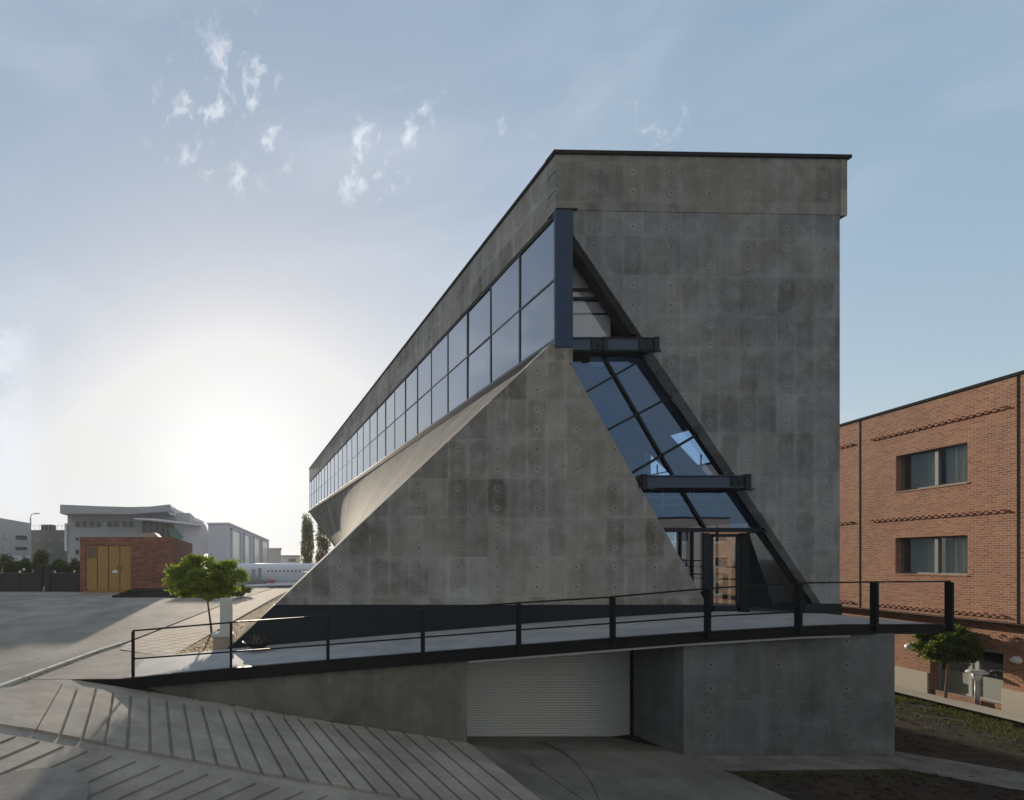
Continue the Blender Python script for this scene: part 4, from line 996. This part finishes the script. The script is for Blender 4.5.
# ------------------------------------------------------------------ far buildings
def far_windows(root, rects, Y, mat='farglass', depth=.15):
    for (x0, x1, y0, y1) in rects:
        A = px(x0, y0, Y); B_ = px(x1, y1, Y)
        m_ = MB(); w = .12
        m_.box((A.x, Y - .12, B_.z), (A.x + w, Y - .002, A.z)); m_.box((B_.x - w, Y - .12, B_.z), (B_.x, Y - .002, A.z)); m_.box((A.x + w, Y - .12, A.z - w), (B_.x - w, Y - .002, A.z)); m_.box((A.x + w, Y - .12, B_.z), (B_.x - w, Y - .002, B_.z + w))
        f_ = m_.build('window', 'roofgrey', root); MB().box((A.x + w, Y - .05, B_.z + w), (B_.x - w, Y - .004, A.z - w)).build('pane', mat, f_)
# A left grey building, its long side facing right
lbd = thing('grey_building', 'pale grey two-tone block with small windows at the far left edge', 'building', (-47, 110, PL))
MB().box((-75, 84, 5.6), (-47, 126.5, 12.66)).build('wall', 'farwall', lbd); MB().box((-75, 84.05, PL - .1), (-47.05, 126.4, 5.599)).build('wall', 'farwhite', lbd)
MB().box((-75.1, 83.9, 12.661), (-46.9, 126.6, 12.85)).build('roof', 'roofgrey', lbd)
def sidey(x, X): return X * F / (x - X0)
for (x0, x1, y0, y1) in ((3, 7.5, 534, 538), (15.5, 21, 535.5, 539.5), (21.6, 26.5, 535.8, 539.8), (3, 7.5, 546, 549), (15.5, 21, 547, 550), (21.6, 26.5, 547, 550)):
    Ya, Yb = sidey(x0, -47), sidey(x1, -47); ym = (Ya + Yb) / 2
    m_ = MB(); m_.box((-46.99, Ya, EYE + (H0 - y1) * ym / F), (-46.9, Yb, EYE + (H0 - y0) * ym / F)); w_o = m_.build('window', 'farglass', lbd)
# B dark building
dbd = thing('dark_building', 'low grey-green building with rooftop railing between pale buildings', 'building', (-44, 130, PL))
A = px(30, 530, 132); B_ = px(66, 530, 132)
MB().box((A.x, 132, PL - .1), (B_.x, 150, A.z)).build('wall', 'fardark', dbd)
m_ = MB()
for k in range(9): x = A.x + (B_.x - A.x) * k / 8; m_.bar((x, 132.3, A.z), (x, 132.3, A.z + 1.1), .06)
m_.bar((A.x, 132.3, A.z + 1.1), (B_.x, 132.3, A.z + 1.1), .06); m_.build('railing', 'roofgrey', dbd)
q_ = px(41, 530, 135); q2 = px(52, 524.5, 135); MB().box((q_.x, 135, q_.z), (q2.x, 138, q2.z)).build('roof_unit', 'fence', dbd)
far_windows(dbd, [(49, 53, 538, 541), (35, 39, 538, 541), (49, 53, 549, 552), (62, 65, 538, 541)], 132)
# C main modern building
YC = 100.
cb = thing('modern_building', 'wide pale modern building with a flat oversailing wing-shaped roof', 'building', (px(120, 0, YC).x, YC, PL))
A = px(67.5, 513, YC); B_ = px(190, 513, YC)
MB().box((A.x, YC, PL - .1), (B_.x, YC + 40, A.z)).build('wall', 'farwall', cb)
MB().box((px(64.5, 0, YC - .5).x, YC - .5, px(0, 551, YC).z), (A.x - .001, YC + 4, px(0, 523.5, YC).z)).build('side_fin', 'farwhite', cb)
rf = [(60, 504.5), (95, 506), (130, 507), (150, 506.5), (170, 504.3), (172, 511), (130, 514), (60, 513.5)]
MB().prism([px(x, y, YC - 4) for x, y in rf], (2.5, 60, -1.2)).build('roof', 'roofgrey', cb)
MB().prism([px(169, 506, YC - 3), px(203, 521, YC + 14), px(203, 523.5, YC + 14), px(169, 514, YC - 3)], (0, 3, 0)).build('roof_edge', 'farwhite', cb)
far_windows(cb, [(75, 81, 521, 527.5), (82, 87.5, 521, 527.5), (89, 95, 521, 527.5), (96, 101.5, 521, 527.5), (107, 113, 521, 527.5), (113.6, 119.5, 521, 527.5), (122, 128, 521, 527.5), (128.6, 134.5, 521, 527.5), (75, 80, 537, 541), (75, 80, 549, 555)], YC)
m_ = MB(); m_.box(px(142, 520, YC - .3), px(176, 537, YC - .1)); gw = m_.build('glass_wall', 'farglass', cb)
m_ = MB()
for x in (142, 148, 154, 160, 166, 172): m_.box(px(x - .4, 520, YC - .4), px(x + .4, 537, YC - .3))
m_.build('mullion', 'roofgrey', gw)
MB().prism([px(134, 518, YC - 6), px(155, 518.5, YC - 6), px(200, 523.5, YC - 4), px(200, 525.5, YC - 4), px(155, 520.5, YC - 6), px(134, 519, YC - 6)], (0, 4, 0)).build('canopy', 'farwhite', cb)
MB().prism([px(168, 528, YC - 3), px(176, 528, YC - 3), px(184, 538, YC - 3), px(172, 538, YC - 3)], (0, .3, 0)).build('green_screen', 'greenglass', cb)
MB().prism([px(173, 524, YC - 2), px(205, 524, YC - 2), px(208, 532, YC - 2), px(214, 552, YC - 2), px(190, 556, YC - 2)], (0, 4, 0)).build('stair_wall', 'farwhite', cb)
# D long white wing
dirv = Vector((.132, 1, 0)); P0 = Vector(((228 - X0) * 95 / F, 95, 0)); zt_ = EYE + 35 * 95 / F
lw_ = thing('white_wing', 'long white building receding toward the sun with four tall window bays', 'building', (P0.x, 95, PL))
m_ = MB(); Q0 = P0; Q1 = P0 + dirv * 88; m_.prism([(Q0.x, Q0.y, -.6), (Q1.x, Q1.y, -.6), (Q1.x, Q1.y, zt_), (Q0.x, Q0.y, zt_)], (-3.4, .45, 0)); m_.build('wall', 'farlilac', lw_)
for k in range(4):
    ts = [(3, 16), (21, 33), (40, 56), (62, 84)][k]; a_, b_ = Q0 + dirv * ts[0], Q0 + dirv * ts[1]
    f_ = MB()
    for (u, v) in ((a_, a_ + dirv * .5), (b_ - dirv * .5, b_)): f_.prism([(u.x, u.y, -.3), (v.x, v.y, -.3), (v.x, v.y, zt_ - .5), (u.x, u.y, zt_ - .5)], (.35, 0, 0))
    f_.prism([(a_.x, a_.y, zt_ - .8), (b_.x, b_.y, zt_ - .8), (b_.x, b_.y, zt_ - .5), (a_.x, a_.y, zt_ - .5)], (.25, 0, 0))
    fo = f_.build('window', 'farlilac', lw_)
    g_ = MB(); g_.prism([(a_.x, a_.y, 2.9), (b_.x, b_.y, 2.9), (b_.x, b_.y, zt_ - .8), (a_.x, a_.y, zt_ - .8)], (.06, 0, 0)); g_.build('pane', 'paleglass', fo)
    g_ = MB(); g_.prism([(a_.x, a_.y, -.3), (b_.x, b_.y, -.3), (b_.x, b_.y, 2.7), (a_.x, a_.y, 2.7)], (.06, 0, 0)); g_.build('pane', 'farglass', fo)
m_ = MB(); m_.prism([(Q0.x + .2, Q0.y - .2, zt_ + .001), (Q1.x + .2, Q1.y, zt_ + .001), (Q1.x + .2, Q1.y, zt_ + .25), (Q0.x + .2, Q0.y - .2, zt_ + .25)], (-3.8, .45, 0)); m_.build('roof', 'farwhite', lw_)
# E small far blocks
def far_box(x0, x1, yt, Y, mat, lab):
    A, B_ = px(x0, yt, Y), px(x1, yt, Y); t_ = thing('far_building', lab, 'building', ((A.x + B_.x) / 2, Y, -.5))
    MB().box((A.x, Y, -.6), (B_.x, Y + 12, A.z)).build('wall', mat, t_); MB().box((A.x - .3, Y - .4, A.z + .001), (B_.x + .3, Y + 12, A.z + .5)).build('roof', 'roofgrey', t_); return t_
far_box(269.5, 281, 549.5, 190, 'farwall', 'small plain grey block at the end of the white wing')
e2 = far_box(282, 300, 556.5, 210, 'farwhite', 'low wide distant building between grey block and poplars')
far_windows(e2, [(288, 296, 558.5, 561.5)], 209.9)

# ------------------------------------------------------------------ airliner
YA = 84.0; ax = px(205, 573.5, YA); rad = 1.52
pln = thing('airliner', 'white parked passenger jet partly hidden between the small tree and the concrete gable', 'airplane', (ax.x + 14, YA, -.5))
cz = ax.z; prof = [(0, .05, -.35), (.5, .45, -.28), (1.4, .85, -.16), (2.8, 1.25, -.06), (4.5, rad, 0), (26, rad, 0), (29, 1.2, .2), (32, .7, .55), (35, .2, .8)]
m_ = MB(); m_.grid([[(ax.x + d, YA + r_ * math.cos(a_), cz + o_ + r_ * math.sin(a_)) for a_ in (2 * math.pi * k / 32 for k in range(33))] for d, r_, o_ in prof]); m_.build('fuselage', 'plane', pln, smooth=True)
wz = EYE - (585 - H0) * 80 / F
m_ = MB(); m_.prism([(ax.x + 4.6, 71.5, wz + .35), (ax.x + 7.4, 71.5, wz + .35), (ax.x + 17, 84, wz), (ax.x + 10.0, 84, wz)], (0, 0, -.22))
m_.build('wing', 'plane', pln, bevel=.05)
m_ = MB(); m_.prism([(ax.x + 10, 84.1, wz), (ax.x + 17, 84.1, wz), (ax.x + 13.5, 97, wz + .35), (ax.x + 11, 97, wz + .35)], (0, 0, -.22)); m_.build('wing', 'plane', pln, bevel=.05)
m_ = MB(); m_.prism([(ax.x + 29, YA - .12, cz + 1), (ax.x + 34, YA - .12, cz + 1), (ax.x + 36, YA - .12, cz + 5), (ax.x + 34, YA - .12, cz + 5)], (0, .24, 0)); m_.build('tail_fin', 'plane', pln)
m_ = MB(); m_.box((ax.x + 9.2, YA - 1.35, wz - .55), (ax.x + 16.5, YA + 1.35, wz + .3)); m_.build('belly_fairing', 'plane', pln, bevel=.3)
for k in range(22):
    x = ax.x + 9.3 + k * .58
    if abs(k - 10) == 0: continue
    m_ = MB(); m_.box((x, YA - 1.53, cz + .27), (x + .2, YA - 1.44, cz + .52)); m_.build('window', 'farglass', pln)
m_ = MB(); m_.box((ax.x + 7.9, YA - 1.53, cz - .75), (ax.x + 8.4, YA - 1.3, cz + .85)); dd = m_.build('door', 'roofgrey', pln)
m_ = MB(); m_.box((ax.x + 7.0, YA - 1.53, cz - .75), (ax.x + 7.5, YA - 1.2, cz + .7)); dd = m_.build('door', 'farwall', pln)
m_ = MB(); m_.box((ax.x + 9.4, YA - 1.42, cz - 1.22), (ax.x + 10.4, YA - 1.1, cz - 1.02)); m_.build('red_marking', 'red', pln)
for (dx, dy) in ((3.5, 0), (13.5, -2.2), (13.5, 2.2)):
    m_ = MB(); m_.tube([(ax.x + dx, YA + dy, -.1), (ax.x + dx, YA + dy, wz)], .09, 8); lg = m_.build('landing_gear', 'roofgrey', pln)
    m_ = MB(); m_.tube([(ax.x + dx, YA + dy - .15, -.1), (ax.x + dx, YA + dy + .15, -.1)], .4, 16); m_.build('wheel', 'black', lg)
for o in bpy.data.objects:
    if '_turn' in o: del o['_turn']

# ------------------------------------------------------------------ air
hz_ = NT('haze_air'); hz_.t.nodes.remove(hz_.b)
pv = hz_.n('ShaderNodeVolumePrincipled'); pv.inputs['Color'].default_value = (.93, .95, 1, 1); pv.inputs['Density'].default_value = .0004; pv.inputs['Anisotropy'].default_value = .3
hz_.l(pv.outputs[0], hz_.o.inputs['Volume'])
hb_ = MB().box((-3400, -3400, -1.6), (3400, 3900, 24)).build('haze', hz_.m); hb_['kind'] = 'stuff'; tag(hb_, 'thin pale haze in the air over the whole yard', 'haze')

wd = MB(); wd.raw = True; rg = random.Random(77)
for _ in range(60):
    k = rg.random()
    if k < .5: x = rg.uniform(-2.5, 5.4); y = 13.9; z = slope(x)
    elif k < .8: t_ = rg.random(); a_, b_ = kpts[2], kpts[3]; x = a_[0] + (b_[0] - a_[0]) * t_ + .12; y = a_[1] + (b_[1] - a_[1]) * t_; z = PL
    else: x = rg.uniform(11, 16); y = 13.66; z = 0.
    for j in range(rg.randint(3, 12)):
        h_ = rg.uniform(.02, .09); p_ = Vector((x + rg.gauss(0, .03), y - abs(rg.gauss(0, .02)), z)); w = Vector((.006, .002, 0)); t2 = p_ + Vector((rg.gauss(0, .03), rg.gauss(0, .03), h_)); wd.quad(p_ - w, p_ + w, t2)
stuff(wd.build('weeds', 'grass'), 'tiny weeds growing along the kerb and the foot of the concrete walls', 'weeds')
